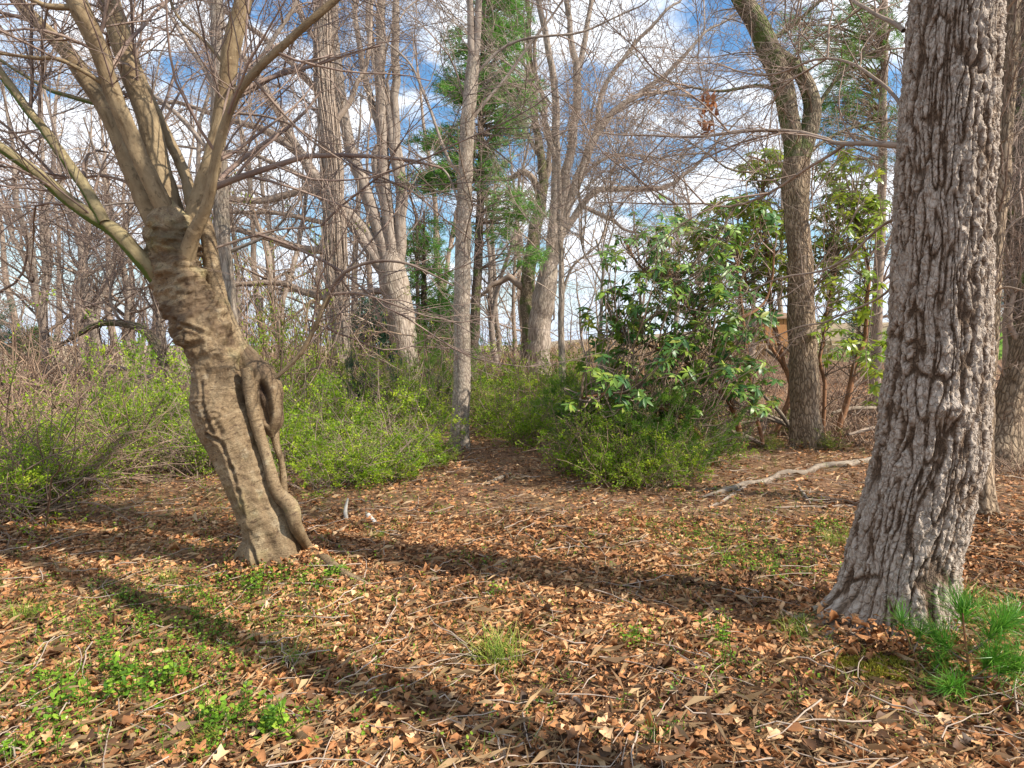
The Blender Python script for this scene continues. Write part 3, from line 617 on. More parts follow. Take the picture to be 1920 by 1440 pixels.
    paths.append(tube_part('limb', [(197, 418, 24), (190, 400, 26), (163, 358, 24), (128, 307, 22), (89, 253, 21), (51, 202, 20), (-10, 122, 18), (-70, 40, 15)], D - .24, D - .1, LM, 80, 20, .05, 55))
    # second stem behind, its burl with the hollow, and the strand that runs down to the surface root
    SS, _ = tube_part('second_stem', [(372, 385, 20), (383, 410, 27), (396, 486, 31), (408, 560, 36), (424, 600, 38), (440, 650, 44), (458, 680, 44), (474, 712, 36)], D + .12, D + .10, M['beech'], 90, 36, .05, 71)
    tube_part('buttress_strand', [(462, 690, 22.1), (468, 730, 25.5), (476, 775, 23.8), (492, 830, 22.9), (508, 880, 22.9), (522, 925, 27.2), (546, 950, 28.9), (556, 985, 25.5), (560, 1020, 22.1), (582, 1045, 20.4), (612, 1062, 17.0), (640, 1082, 14.4), (672, 1094, 11.0), (700, 1105, 7.6)], D - .06, D - .12, M['beech'], 140, 30, .14, 73)
    tube_part('back_strand', [(515, 790, 22), (512, 815, 17), (522, 845, 14), (530, 880, 13), (532, 930, 20), (530, 980, 30), (535, 1040, 44)], D + .1, D + .05, M['beech'], 60, 18, .1, 74)
    # burl with a rotten hollow facing the viewer
    bl = [(440, 640, 40), (458, 672, 54), (474, 700, 70), (486, 725, 80), (496, 752, 76), (503, 778, 66), (508, 798, 50), (510, 812, 26), (511, 820, 8)]
    Pl, rl = px_path(bl, D + .13, D + .06, len(bl)); Ps, rs = smooth_path(Pl, rl, 150)
    def dsp(q, V0, N, S, a, rr):
        rel = V0 - [0, 0, CAM_H]; cp, sp_ = math.cos(PITCH), math.sin(PITCH); dep = rel[..., 1] * cp + rel[..., 2] * sp_
        X = 960 + F_PX * rel[..., 0] / dep; Y = 720 - F_PX * (-rel[..., 1] * sp_ + rel[..., 2] * cp) / dep; front = N[..., 1] < .1
        ax = 490 + (Y - 712) * .13; dd = np.sqrt(((X - ax) / 15) ** 2 + ((Y - 755) / 46) ** 2) + .10 * fbm(q * [14, 14, 9], 2, 83); ins = (1 - sstep(dd, .72, 1.0)) * front
        rim = np.exp(-((dd - 1.18) / .16) ** 2) * front
        h = rr[:, None] * (.10 * fbm(q * [9, 9, 7], 3, 81)) + .012 * rim - ins * (.05 + .016 * fbm(q * [40, 40, 5], 2, 85) + .03 * np.exp(-((Y - 728) / 9) ** 2))
        return h, np.clip(.35 + .3 * fbm(q * [12, 12, 8], 2, 87) + ins * (.5 + .5 * vnoise(q * [70, 70, 7], 6)), 0, 1)
    BU_P = Ps
    Vv, Qq, b, t = trunk_surface(Ps, rs, 110, dsp); link('hollow_burl', mk_mesh('hollow_burl', Vv, Qq, None, b, t), M['beech'], root)
    # thinner branches that leave the limbs
    small = [([(185, 160, 12), (160, 145, 10), (135, 122, 10), (105, 110, 9), (60, 108, 8), (-20, 96, 7)], D - .3, D - .4, LB), ([(170, 212, 11), (130, 190, 10), (95, 170, 9), (60, 150, 8), (-10, 105, 7)], D + .1, D + .6, LM),
             ([(120, 20, 14), (90, 12, 12), (50, -5, 10)], D - .3, D - .4, LB), ([(410, 120, 8), (385, 80, 7), (340, 40, 6), (310, -20, 5)], D, D + .4, LB),
             ([(240, 380, 7), (190, 345, 6), (150, 335, 5), (60, 335, 4), (-20, 340, 3)], D + .1, D + .6, M['twig']), ([(520, 716, 8), (548, 690, 9), (578, 640, 9), (600, 590, 9), (616, 552, 9)], D + .08, D + .02, LB),
             ([(616, 553, 8), (625, 530, 8), (655, 505, 7), (700, 491, 6), (750, 491, 5), (800, 510, 4), (850, 535, 3)], D + .02, D - .3, M['twig']), ([(618, 552, 6), (660, 548, 5), (720, 565, 4), (790, 590, 3), (860, 605, 2)], D + .02, D - .3, M['twig']),
             ([(602, 575, 5), (592, 560, 5), (580, 568, 4), (572, 620, 3)], D + .02, D, LB), ([(368, 498, 5), (420, 470, 5), (470, 445, 5), (528, 430, 4), (600, 425, 3), (640, 415, 2)], D + .1, D + .3, M['twig']),
             ([(480, 150, 6), (520, 200, 5), (580, 260, 4), (640, 300, 3)], D - .3, D - .1, M['twig']), ([(425, 200, 6), (480, 210, 5), (560, 240, 4), (680, 330, 2.5)], D, D + .2, M['twig'])]
    for k, (l, a, b, mt) in enumerate(small): paths.append(tube_part('branch', l, a, b, mt, 30, 9, .05, 60 + k))
    # twigs
    PB, RB = batch(paths, 16); mb = MB()
    C, c = grow(PB, RB, 2.8, (25, 60), (.7, 2.1), 8, .10, .02, .2, 1, .4, .004, rng=rng(31)); mb.tubes(C, c, 4)
    C2, c2 = grow(C, c, 4.6, (25, 60), (.35, 1.2), 7, .13, -.03, .1, 1, .55, .0024, rng=rng(32)); mb.tubes(C2, c2, 3)
    C3, c3 = grow(C2, c2, 2.6, (25, 60), (.15, .55), 4, .16, -.03, .1, 1, .6, .0016, rng=rng(33)); mb.tubes(C3, c3, 3)
    mb.obj('twigs', M['twig_purple'], root, 'stuff')
    set_at(root, (float(P[5][0]), D, gz)); add_sprays(root, paths, 46, (.55, 1.15), M['twig_purple'], rng(34), .35, .05)
M['red_limb'] = limb_bark('red_brown_limb_bark', (.25, .155, .085), (.13, .08, .045), 0)
hero_right(); hero_left()

# ------------------------------------------------------------------ mid-distance trees traced from the photograph
PALE = (M['pale'], M['far_bark'], M['twig_pale']); BROWN = (M['oak'], M['far_brown'], M['twig'])
# slim straight tree in the middle
bare_tree('straight_tree', 'slim straight grey trunk standing alone at the end of the clearing', [(862, 850, 38), (864, 780, 34), (866, 700, 33), (867, 560, 31), (871, 350, 28), (877, 233, 26), (883, 155, 25), (888, 110, 24)],
          [[(886, 118, 15), (883, 80, 14), (881, 0, 12), (875, -120, 9)], [(889, 118, 16), (896, 80, 14), (898, 0, 12), (905, -120, 9)], [(870, 330, 7), (840, 300, 6), (800, 190, 5), (770, 120, 4), (700, 60, 3)], [(878, 245, 7), (930, 170, 6), (990, 90, 5), (1040, 20, 4)], [(868, 420, 5), (840, 330, 4), (800, 300, 3)], [(884, 150, 6), (960, 80, 5), (1090, 60, 4), (1180, 20, 3)]],
          (M['straight'], M['far_bark'], M['twig']), 9.2, rng(41), ((1.6, (.5, 1.5)), (3, (.2, .7)), (3, (.1, .3))), rmin=.004, jit=.02, keep_low=.45, flare=1.1)
# vine-hung trunk left of centre
rt, vp = bare_tree('vine_hung_tree', 'tall straight trunk wrapped in hanging bare vines, left of the many-stemmed tree', [(642, 770, 40), (640, 700, 36), (636, 600, 36), (630, 480, 38), (622, 330, 36), (612, 180, 32), (606, 60, 28), (600, -140, 20)],
          [[(625, 385, 18), (585, 360, 16), (560, 362, 15), (500, 375, 14), (430, 372, 12), (330, 350, 8)], [(622, 430, 12), (585, 415, 10), (520, 400, 9), (430, 398, 7)], [(625, 470, 15), (560, 465, 14), (500, 445, 13), (440, 430, 11), (360, 420, 8)], [(630, 555, 14), (570, 545, 13), (520, 530, 12), (440, 532, 10)],
           [(615, 200, 14), (560, 130, 12), (480, 60, 10), (400, 0, 8)], [(612, 260, 12), (660, 180, 10), (690, 90, 8), (700, -40, 6)], [(606, 100, 12), (560, 20, 10), (530, -60, 8)]],
          (M['pale'], M['far_brown'], M['twig']), 15, rng(42), ((4, (.4, 1.3)), (5, (.2, .6)), (4, (.1, .35))), rmin=.0065, jit=.05, keep_low=.15, wander=.2)
vm = MB(); g = rng(43); P0, r0 = vp[0]; VP, VR = [], []
for k in range(26):
    ph = g.uniform(0, 6.28); tw = g.uniform(-1.5, 1.5); s = slice(int(g.uniform(4, 20)), int(g.uniform(40, 59))); Pp = P0[s]; an = ph + tw * np.linspace(0, 1, len(Pp)) * 2
    off = np.stack([np.cos(an), np.sin(an), 0 * an], -1) * (r0[s] + .015 + .04 * g.random() * np.abs(np.sin(np.linspace(0, 9, len(Pp)))))[:, None]; VP.append((Pp + off, np.full(len(Pp), g.uniform(.008, .02))))
VB, VRr = batch(VP, 22); vm.tubes(VB, VRr, 4)
n = 90; st = P0[g.integers(12, 55, n)] + g.normal(size=(n, 3)) * [.5, .3, .2]; VH = st[:, None] + np.cumsum(g.normal(size=(n, 9, 3)) * [.07, .07, .03] + [0, 0, -.22], 1); vm.tubes(VH, np.full((n, 9), .007), 3)
o = vm.obj('vines', M['twig_pale'], rt, 'stuff'); o.location = tuple(-a for a in rt.location)
# big many-stemmed tree
bare_tree('many_stemmed_tree', 'massive pale trunk dividing low into many tall stems, left of the slim straight tree', [(778, 760, 58), (768, 705, 42), (758, 650, 48), (750, 600, 54), (744, 560, 54), (738, 520, 54), (735, 490, 42), (738, 460, 22), (740, 445, 6)],
          [[(738, 570, 29.5), (730, 500, 29.5), (722, 400, 24.6), (716, 300, 23.0), (714, 180, 19.7), (714, 80, 18.0), (716, -60, 14.8)], [(752, 580, 24.6), (750, 500, 24.6), (752, 430, 21.3), (750, 360, 18.0), (740, 280, 16.4), (727, 200, 14.8), (700, 100, 13.1), (685, -60, 9.8)],
           [(734, 575, 29.5), (720, 500, 29.5), (700, 420, 24.6), (680, 350, 24.6), (655, 270, 21.3), (640, 180, 19.7), (628, 80, 16.4), (620, -60, 13.1)], [(730, 580, 27.9), (712, 510, 27.9), (680, 440, 24.6), (640, 390, 23.0), (600, 345, 21.3), (556, 275, 18.0), (502, 175, 16.4), (455, 105, 13.1), (400, 20, 9.8)],
           [(724, 570, 21.3), (706, 520, 23.0), (680, 470, 21.3), (655, 420, 23.0), (610, 350, 19.7), (560, 290, 16.4), (500, 245, 14.8), (440, 228, 12.3), (330, 190, 8.2)], [(733, 300, 18.0), (738, 200, 16.4), (742, 100, 14.8), (745, -60, 11.5)],
           [(725, 420, 18.0), (700, 300, 16.4), (712, 260, 13.1), (690, 170, 12.3), (670, 60, 9.8), (660, -50, 8.2)], [(745, 520, 16.4), (753, 450, 14.8), (757, 380, 13.1), (750, 300, 11.5), (738, 240, 9.8), (728, 200, 8.2)],
           [(715, 560, 16.4), (690, 553, 13.9), (650, 552, 11.5), (560, 545, 9.8)], [(740, 640, 11.5), (718, 610, 9.8), (708, 590, 6.6)], [(640, 400, 11.5), (560, 330, 9.8), (470, 290, 8.2), (380, 280, 6.6)]],
          PALE, 19, rng(44), ((.9, (.8, 2.4)), (2.2, (.4, 1.1)), (2.4, (.2, .6))), sprays=34, rmin=.0075, jit=.06, trunk_up=False, keep_low=.3, nu=26, wander=.14, flare=1.15)
# tree glimpsed behind the leaning one
bare_tree('grey_tree', 'straight pale grey trunk directly behind the leaning tree', [(432, 770, 42), (430, 700, 38), (427, 600, 36), (421, 500, 33), (414, 380, 31), (409, 250, 28), (408, 100, 25), (405, -100, 20)],
          [[(412, 300, 10), (340, 220, 9), (260, 160, 7), (170, 130, 5)], [(410, 250, 12), (470, 140, 10), (540, 30, 8), (580, -40, 6)], [(409, 180, 10), (350, 80, 8), (300, 0, 6)], [(418, 440, 9), (340, 400, 7), (240, 380, 5), (120, 400, 4)], [(420, 480, 8), (500, 440, 6), (560, 380, 5)]],
          (M['pale'], M['far_bark'], M['twig_purple']), 11, rng(45), ((2.2, (.6, 1.8)), (4, (.25, .8)), (4, (.12, .4))), rmin=.005, keep_low=.4)
# spreading two-stemmed tree right of centre
bare_tree('spreading_tree', 'pale trunk with wide spreading limbs reaching right, right of the tall green pine', [(1008, 760, 52), (1010, 700, 44), (1012, 620, 42), (1020, 560, 42), (1028, 510, 36), (1036, 470, 20), (1040, 450, 6)],
          [[(1024, 540, 19.8), (1034, 460, 21.1), (1038, 400, 18.5), (1042, 272, 15.8), (1040, 175, 13.2), (1030, 97, 11.9), (1012, 20, 10.6), (1000, -80, 7.9)], [(1026, 550, 18.5), (1044, 470, 19.8), (1054, 400, 17.2), (1061, 330, 17.2), (1077, 233, 15.8), (1081, 136, 14.5), (1069, 78, 11.2), (1061, -60, 8.6)], [(1080, 140, 10.6), (1095, 80, 9.9), (1108, 20, 8.6), (1115, -60, 6.6)],
           [(1026, 545, 18.5), (1045, 470, 18.5), (1065, 389, 16.5), (1089, 323, 16.5), (1116, 253, 14.5), (1151, 210, 11.9), (1200, 175, 9.9), (1260, 130, 7.9), (1320, 60, 5.3)], [(1112, 262, 9.9), (1116, 215, 9.2), (1135, 160, 8.6), (1180, 95, 7.3), (1250, 20, 5.3)],
           [(1024, 560, 15.8), (1037, 510, 15.2), (1055, 450, 13.9), (1077, 408, 13.2), (1116, 360, 11.9), (1200, 354, 10.6), (1250, 350, 8.6), (1300, 315, 6.6), (1350, 260, 4.6)], [(1095, 400, 9.2), (1130, 406, 8.6), (1150, 415, 7.3), (1168, 430, 5.3)], [(1042, 280, 7.9), (1005, 180, 6.6), (985, 90, 5.3)], [(1064, 370, 7.9), (1110, 310, 6.6), (1180, 290, 5.3), (1260, 300, 3.3)],
           [(1030, 505, 6.6), (1040, 590, 4.0), (1036, 600, 2.6)], [(1200, 176, 6.6), (1260, 175, 5.3), (1330, 190, 3.3)]],
          PALE, 23, rng(46), sprays=34, twigs=((1.0, (.8, 2.2)), (2.2, (.4, 1.2)), (2.2, (.2, .7))), rmin=.009, jit=.09, trunk_up=False, keep_low=.3, wander=.2, flare=1.1)
bare_tree('gnarled_tree', 'crooked mossy trunk just left of the spreading pale tree', [(990, 745, 30), (990, 640, 27), (988, 560, 26), (996, 480, 25), (1006, 420, 24), (1014, 380, 22), (1018, 330, 18), (1008, 260, 14), (998, 180, 12), (992, 60, 10), (985, -60, 7)],
          [[(1012, 385, 14), (1002, 345, 13), (985, 325, 12), (955, 338, 10), (930, 335, 7)], [(1018, 340, 12), (1030, 290, 10), (1020, 200, 9), (1000, 100, 7)], [(992, 545, 14), (960, 520, 13), (930, 530, 10), (905, 550, 8)], [(1004, 300, 9), (985, 240, 8), (960, 180, 6)]],
          (M['oak_moss'], M['far_brown'], M['twig']), 25, rng(47), ((1.5, (.6, 1.8)), (3, (.3, 1.))), rmin=.009, jit=.12, keep_low=.4, wander=.25, flare=1.1)
bare_tree('slender_tree', 'thin grey-green stem right of the spreading tree', [(1056, 770, 14), (1053, 640, 12), (1052, 520, 11), (1050, 400, 9), (1045, 250, 7), (1043, 150, 5)], [[(1052, 560, 6), (1075, 500, 5), (1110, 470, 3)], [(1050, 420, 5), (1075, 380, 4), (1120, 330, 2)]],
          PALE, 14, rng(48), ((1.5, (.4, 1.2)), (3, (.2, .6))), rmin=.005, keep_low=.3, flare=1.)
bare_tree('slender_tree', 'very thin crooked sapling with few branches, left of the rhododendron', [(1124, 760, 8), (1126, 640, 7), (1128, 560, 6), (1130, 500, 5), (1118, 450, 4)], [[(1129, 530, 4), (1100, 480, 3), (1090, 450, 2)], [(1130, 500, 4), (1145, 440, 3), (1150, 400, 2)]],
          PALE, 11, rng(49), ((2, (.3, .8)), (3, (.2, .4))), rmin=.004, keep_low=.5, flare=1.)
# forked oak
bare_tree('forked_oak', 'brown deeply grooved oak that forks high up, between rhododendron and the big grey trunk', [(1514, 870, 92), (1513, 845, 74), (1510, 800, 60), (1507, 700, 56), (1503, 600, 52), (1500, 500, 49), (1494, 400, 47), (1492, 340, 52), (1494, 300, 50)],
          [[(1490, 330, 40), (1486, 290, 40), (1478, 220, 38), (1466, 160, 40), (1440, 90, 42), (1412, 35, 38), (1380, -20, 34), (1330, -120, 28)], [(1500, 330, 38), (1512, 290, 38), (1524, 240, 36), (1526, 195, 34), (1510, 155, 30), (1485, 120, 24), (1460, 95, 14), (1440, 60, 5)],
           [(1524, 220, 10), (1560, 160, 8), (1600, 120, 6), (1650, 90, 4)], [(1470, 170, 9), (1420, 160, 7), (1340, 170, 5), (1240, 150, 3)], [(1440, 90, 10), (1480, 50, 8), (1540, 0, 6)], [(1495, 380, 7), (1440, 330, 5), (1380, 320, 4)], [(1506, 300, 8), (1570, 250, 6), (1640, 230, 4)]],
          (M['oak'], M['oak_moss'], M['twig']), 9.2, rng(50), ((3.2, (.5, 1.6)), (5, (.2, .7)), (5, (.1, .3))), sprays=34, rmin=.004, jit=.03, keep_low=.25, nu=30, limb_sides=14, flare=1.1)
# right edge
bare_tree('grooved_tree', 'rough trunk standing half hidden right behind the big grey trunk', [(1842, 1012, 72), (1838, 985, 56), (1838, 900, 50), (1844, 750, 47), (1855, 600, 42), (1866, 440, 38), (1880, 300, 35), (1892, 150, 32), (1900, 0, 28), (1906, -150, 22)],
          [[(1862, 480, 8), (1900, 420, 6), (1960, 390, 5)], [(1880, 300, 9), (1910, 240, 7), (1960, 200, 5)]], (M['oak'], M['far_brown'], M['twig']), 5.6, rng(51), ((3, (.4, 1.)), (6, (.2, .5)), (5, (.1, .3))), rmin=.003, keep_low=.2, flare=1.3)
bare_tree('leaning_oak', 'dark rough trunk leaning out of the photo at its right edge', [(1872, 850, 105), (1880, 820, 80), (1893, 760, 66), (1912, 690, 60), (1935, 610, 56), (1975, 500, 50), (2020, 380, 44)],
          [[(1920, 660, 14), (1890, 600, 12), (1900, 520, 10), (1880, 440, 7)], [(1900, 740, 8), (1880, 690, 6), (1850, 660, 4)]], (M['oak'], M['far_brown'], M['twig']), 8.2, rng(52), ((3, (.5, 1.3)), (5, (.2, .6)), (4, (.1, .3))), rmin=.004, keep_low=.1, flare=1.2)
bare_tree('mossy_tree', 'dark upright trunk with a mossy patch high up, at the upper right edge', [(1925, 830, 66), (1922, 700, 62), (1915, 560, 58), (1908, 420, 56), (1906, 300, 54), (1910, 180, 50), (1918, 60, 44), (1925, -80, 38)],
          [[(1900, 240, 14), (1875, 180, 11), (1880, 120, 9), (1895, 70, 7)], [(1900, 350, 11), (1870, 300, 9), (1850, 260, 7)], [(1898, 430, 10), (1870, 400, 8), (1840, 410, 5)]], (M['dark'], M['dark'], M['twig']), 10.5, rng(53), ((3, (.5, 1.3)), (5, (.2, .6)), (5, (.1, .3))), rmin=.004, keep_low=.2)
# arching old tree at the far left
bare_tree('arching_tree', 'old crooked tree whose trunk arches over to the left above the brambles', [(345, 790, 26), (336, 743, 24), (321, 707, 23), (299, 664, 22), (275, 625, 20), (244, 609, 17), (195, 606, 14), (153, 624, 11), (107, 652, 7)],
          [[(300, 745, 14), (275, 725, 13), (238, 697, 11), (195, 685, 9), (122, 685, 5)], [(290, 650, 9), (300, 600, 7), (280, 550, 5)], [(230, 607, 8), (210, 560, 6), (215, 520, 4)], [(180, 612, 7), (150, 570, 6), (155, 520, 4)], [(325, 700, 9), (352, 640, 7), (345, 590, 5)]],
          (M['oak_moss'], M['far_brown'], M['twig_purple']), 12, rng(54), ((3, (.5, 1.4)), (4, (.25, .8)), (4, (.12, .4))), rmin=.005, jit=.06, keep_low=.2, wander=.25, flare=1.1)

# ------------------------------------------------------------------ conifers
def pine(name, label, trunk, d, blobs, mat, g, tuft=8, nl=.10, wl=.012, bmat=None, n_per=60, whorl_w=.9, cat='pine tree', bark=None):
    """blobs: (px,py,rx,ry,depth offset,n) foliage masses joined to the trunk by branches"""
    root = thing(name, label, cat); P, r = px_path(trunk, d, n=40); P, r = jitter_path(P, r, .02, int(d)); gz = float(terrain(P[0][0], P[0][1]))
    if P[0][2] > gz: P = np.vstack([[P[0][0], P[0][1], gz - .1], P]); r = np.concatenate([[r[0]], r])
    V, Q, bc, tn = trunk_surface(P, r, 14, None); link('trunk', mk_mesh('trunk', V, Q, None, bc, tn), bark or M['dark'], root)
    bp, tufts, tdir = [], [], []
    for (bx, by, rx, ry, n) in blobs:
        for k in range(n):
            a = g.uniform(0, 6.28); q = math.sqrt(g.random()); x = bx + rx * q * math.cos(a); y = by + ry * q * math.sin(a); dd = d + g.uniform(-1, 1) * whorl_w
            e = W(x, y, dd); z = e[2] - .12 * np.linalg.norm(e[:2] - P[0][:2]); i = int(np.argmin(np.abs(P[:, 2] - z))); s = P[i]
            mid = (s + e) / 2 + [0, 0, .12 + g.normal() * .1]; bb = smooth_path([s, mid, e], [.022, .014, .006], 7); bp.append(bb)
    PB, RB = batch(bp, 7); mb = MB(); mb.tubes(PB, RB, 3)
    C, c = grow(PB, RB, 3.0, (25, 60), (.25, .7), 4, .12, .03, .45, 1, .5, .004, rng=g); mb.tubes(C, c, 3)
    ends = np.concatenate([C[:, -1], C[:, 2], PB[:, -1], C[:, 1]]); dr = nrm(np.concatenate([C[:, -1] - C[:, -2], C[:, 2] - C[:, 1], PB[:, -1] - PB[:, -2], C[:, 1] - C[:, 0]]))
    mb.obj('branches', bmat or M['twig'], root, 'stuff')
    E = np.repeat(ends, tuft * 1, 0) + g.normal(size=(len(ends) * tuft, 3)) * nl * .35; Dd = np.repeat(dr, tuft, 0) * 1.0 + g.normal(size=(len(E), 3)) * .75; N = g.normal(size=E.shape)
    tt = np.repeat(g.random(len(ends)), tuft) * .7 + g.random(len(E)) * .3
    fm = MB(); fm.leaves(E, Dd, N, g.uniform(.7, 1.2, len(E)) * nl, np.full(len(E), wl), NEEDLE, tt); fm.obj('needles', mat, root, 'stuff', smooth=False)
    set_at(root, (float(P[0][0]), float(P[0][1]), gz)); return root
pine('pine_tree', 'tall green pine behind the slim straight tree, reaching the top of the photo', [(884, 740, 22), (888, 650, 20), (893, 550, 18), (900, 400, 15), (902, 250, 12), (905, 100, 9), (908, -60, 6)], 20,
     [(945, 30, 55, 50, 70), (925, 100, 60, 50, 80), (900, 170, 75, 35, 70), (850, 95, 25, 45, 16), (960, 190, 50, 45, 45), (850, 170, 50, 22, 34), (960, 245, 40, 25, 26), (830, 262, 60, 25, 44), (900, 285, 40, 30, 18), (800, 340, 48, 18, 34), (850, 318, 50, 18, 30), (920, 320, 40, 22, 32),
      (960, 380, 55, 22, 34), (1000, 400, 30, 16, 14), (870, 420, 60, 25, 12), (940, 440, 45, 18, 12), (1010, 480, 25, 14, 10), (960, 160, 60, 100, 24), (925, -60, 60, 60, 60)], M['pine'], rng(60), 14, .15, .022, whorl_w=1.3)
for k, (x, y0, y1, d, lab) in enumerate([(795, 720, 395, 30, 'bushy green pine between the many-stemmed tree and the slim straight tree'), (700, 760, 555, 24, 'low dark evergreen in shade behind the many-stemmed trunk'), (835, 730, 560, 33, 'yellowish young pine behind the slim straight tree')]):
    h = y0 - y1; bl = [(x + o * w * .3, y0 - h * f, w, h * .10, nn) for f, w, nn in ((.15, 62, 26), (.3, 70, 34), (.45, 62, 30), (.6, 52, 26), (.75, 38, 20), (.9, 22, 12)) for o in (-1, 1)]
    pine('evergreen_tree', lab, [(x, y0 + 10, 14), (x, (y0 + y1) / 2, 11), (x, y1, 4)], d, bl, [M['pine'], M['juniper'], M['hemlock']][k], rng(61 + k), 12, .2, .035, whorl_w=1.5, cat='evergreen')
pine('hemlock_tree', 'tall thin conifer with airy green sprays, between the forked oak and the big trunk', [(1640, 790, 24), (1643, 650, 22), (1648, 500, 20), (1655, 300, 17), (1658, 100, 14), (1660, -100, 10)], 13,
     [(1620, 60, 70, 60, 50), (1540, 100, 60, 50, 26), (1480, 60, 40, 40, 12), (1600, 180, 70, 40, 36), (1530, 230, 60, 40, 20), (1660, 250, 40, 60, 20), (1560, 310, 60, 30, 8), (1630, 20, 60, 40, 30)], M['hemlock'], rng(66), 22, .09, .010, whorl_w=1.0, cat='conifer', bark=M['far_brown'])
pine('hemlock_tree', 'thin conifer with sparse green sprays at the right edge, beyond the big trunk', [(1888, 800, 20), (1890, 500, 16), (1893, 100, 10)], 12,
     [(1890, 450, 28, 60, 26), (1885, 560, 30, 50, 16), (1895, 330, 28, 60, 14), (1905, 60, 20, 60, 10)], M['hemlock'], rng(67), 10, .085, .010, whorl_w=.8, cat='conifer', bark=M['far_brown'])
pine('evergreen_tree', 'small dark evergreen on the rise just left of the big grey trunk', [(1610, 690, 8), (1612, 600, 6), (1614, 510, 3)], 20, [(1610, 640, 30, 20, 22), (1612, 600, 24, 20, 18), (1612, 555, 16, 20, 12), (1614, 520, 8, 12, 5)], M['juniper'], rng(68), 10, .16, .025, whorl_w=.6, cat='evergreen')
pine('evergreen_tree', 'small dark evergreen near the shed, left of the forked oak', [(1385, 640, 8), (1385, 590, 6), (1385, 550, 3)], 26, [(1385, 610, 22, 18, 18), (1385, 580, 16, 16, 14)], M['juniper'], rng(69), 10, .2, .03, whorl_w=.6, cat='evergreen')
pine('evergreen_tree', 'round pale-green evergreen beyond the brambles at the far left', [(62, 720, 8), (62, 660, 6), (62, 620, 3)], 24, [(60, 660, 45, 25, 34), (62, 635, 30, 18, 20)], M['hemlock'], rng(70), 10, .2, .03, whorl_w=1., cat='evergreen')
pine('evergreen_tree', 'dark evergreen cut by the left edge of the photo', [(-6, 720, 10), (-6, 640, 8), (-6, 540, 3)], 24, [(-4, 640, 30, 50, 34), (0, 590, 22, 40, 16)], M['juniper'], rng(71), 10, .2, .03, whorl_w=1., cat='evergreen')

# ------------------------------------------------------------------ generic bare trees for the woods behind
def bare_variant(seed, h=13, lean=.05, low=.15, slim=1., limbs=15, spread=(25, 55), forked=False):
    g = rng(seed); k = 9; z = np.linspace(-.2, h, k); P = np.stack([np.cumsum(g.normal(size=k)) * .13 + lean * z, np.cumsum(g.normal(size=k)) * .13, z], -1)
    r = np.linspace(.17, .02, k) * slim; r[0] *= 1.3; P, r = smooth_path(P, r, 26); mt = MB(); mt.tubes(P[None], r[None], 9)
    if forked:
        i = 6; d = np.array([.28, .1, 1]); n = 9; Pf = P[i] + np.cumsum(np.vstack([[0, 0, 0], np.tile(d * .95, (n, 1)) + g.normal(size=(n, 3)) * .12]), 0); rf = np.linspace(r[i] * .8, .015, n + 1); mt.tubes(Pf[None], rf[None], 7)
        PB, RB = batch([(P, r), (Pf, rf)], 18)
    else: PB, RB = P[None], r[None]
    mb = MB(); C, c = grow(PB, RB, limbs / h, spread, (1.6, 4.2), 9, .14, .05, low, .98, .5, .012, rng=g); mb.tubes(C, c, 4)
    C2, c2 = grow(np.concatenate([C, batch([(P, r)], 9)[0]]), np.concatenate([c, batch([(P, r)], 9)[1]]), 2.6, (25, 65), (.6, 1.9), 6, .16, .02, .15, 1, .5, .008, rng=g); mb.tubes(C2, c2, 3)
    C3, c3 = grow(C2, c2, 3.4, (25, 65), (.3, 1.), 5, .18, .01, .1, 1, .5, .0055, rng=g); mb.tubes(C3, c3, 3)
    C4, c4 = grow(C3, c3, 3.0, (25, 65), (.2, .6), 3, .2, .0, .1, 1, .6, .0045, rng=g); mb.tubes(C4, c4, 3)
    return mt.mesh('trunk'), mb.mesh('crown')
BV = [bare_variant(101, 13, .03), bare_variant(102, 12, .08, .1), bare_variant(103, 14, -.06, .2, 1.2, 17, forked=True), bare_variant(104, 11, .02, .05, .7, 18), bare_variant(105, 8, .12, .03, .8, 20, (35, 75)), bare_variant(106, 9, -.15, .05, .9, 17, (35, 70), True)]
BV.append(bare_variant(107, 17, .02, .62, 1.1, 30))
ORD = ['leftmost', 'second', 'third', 'fourth', 'fifth', 'sixth', 'seventh', 'eighth', 'ninth', 'tenth', 'eleventh', 'twelfth', 'thirteenth', 'fourteenth', 'fifteenth', 'sixteenth', 'seventeenth', 'eighteenth']
def lab_of(i, noun, zone): return f'leftmost {noun} {zone}' if i == 0 else f'{ORD[i]} {noun} from the left, {zone}'
TM = [M['far_bark'], M['far_brown']]; CM = [M['twig_pale'], M['twig'], M['twig_purple']]
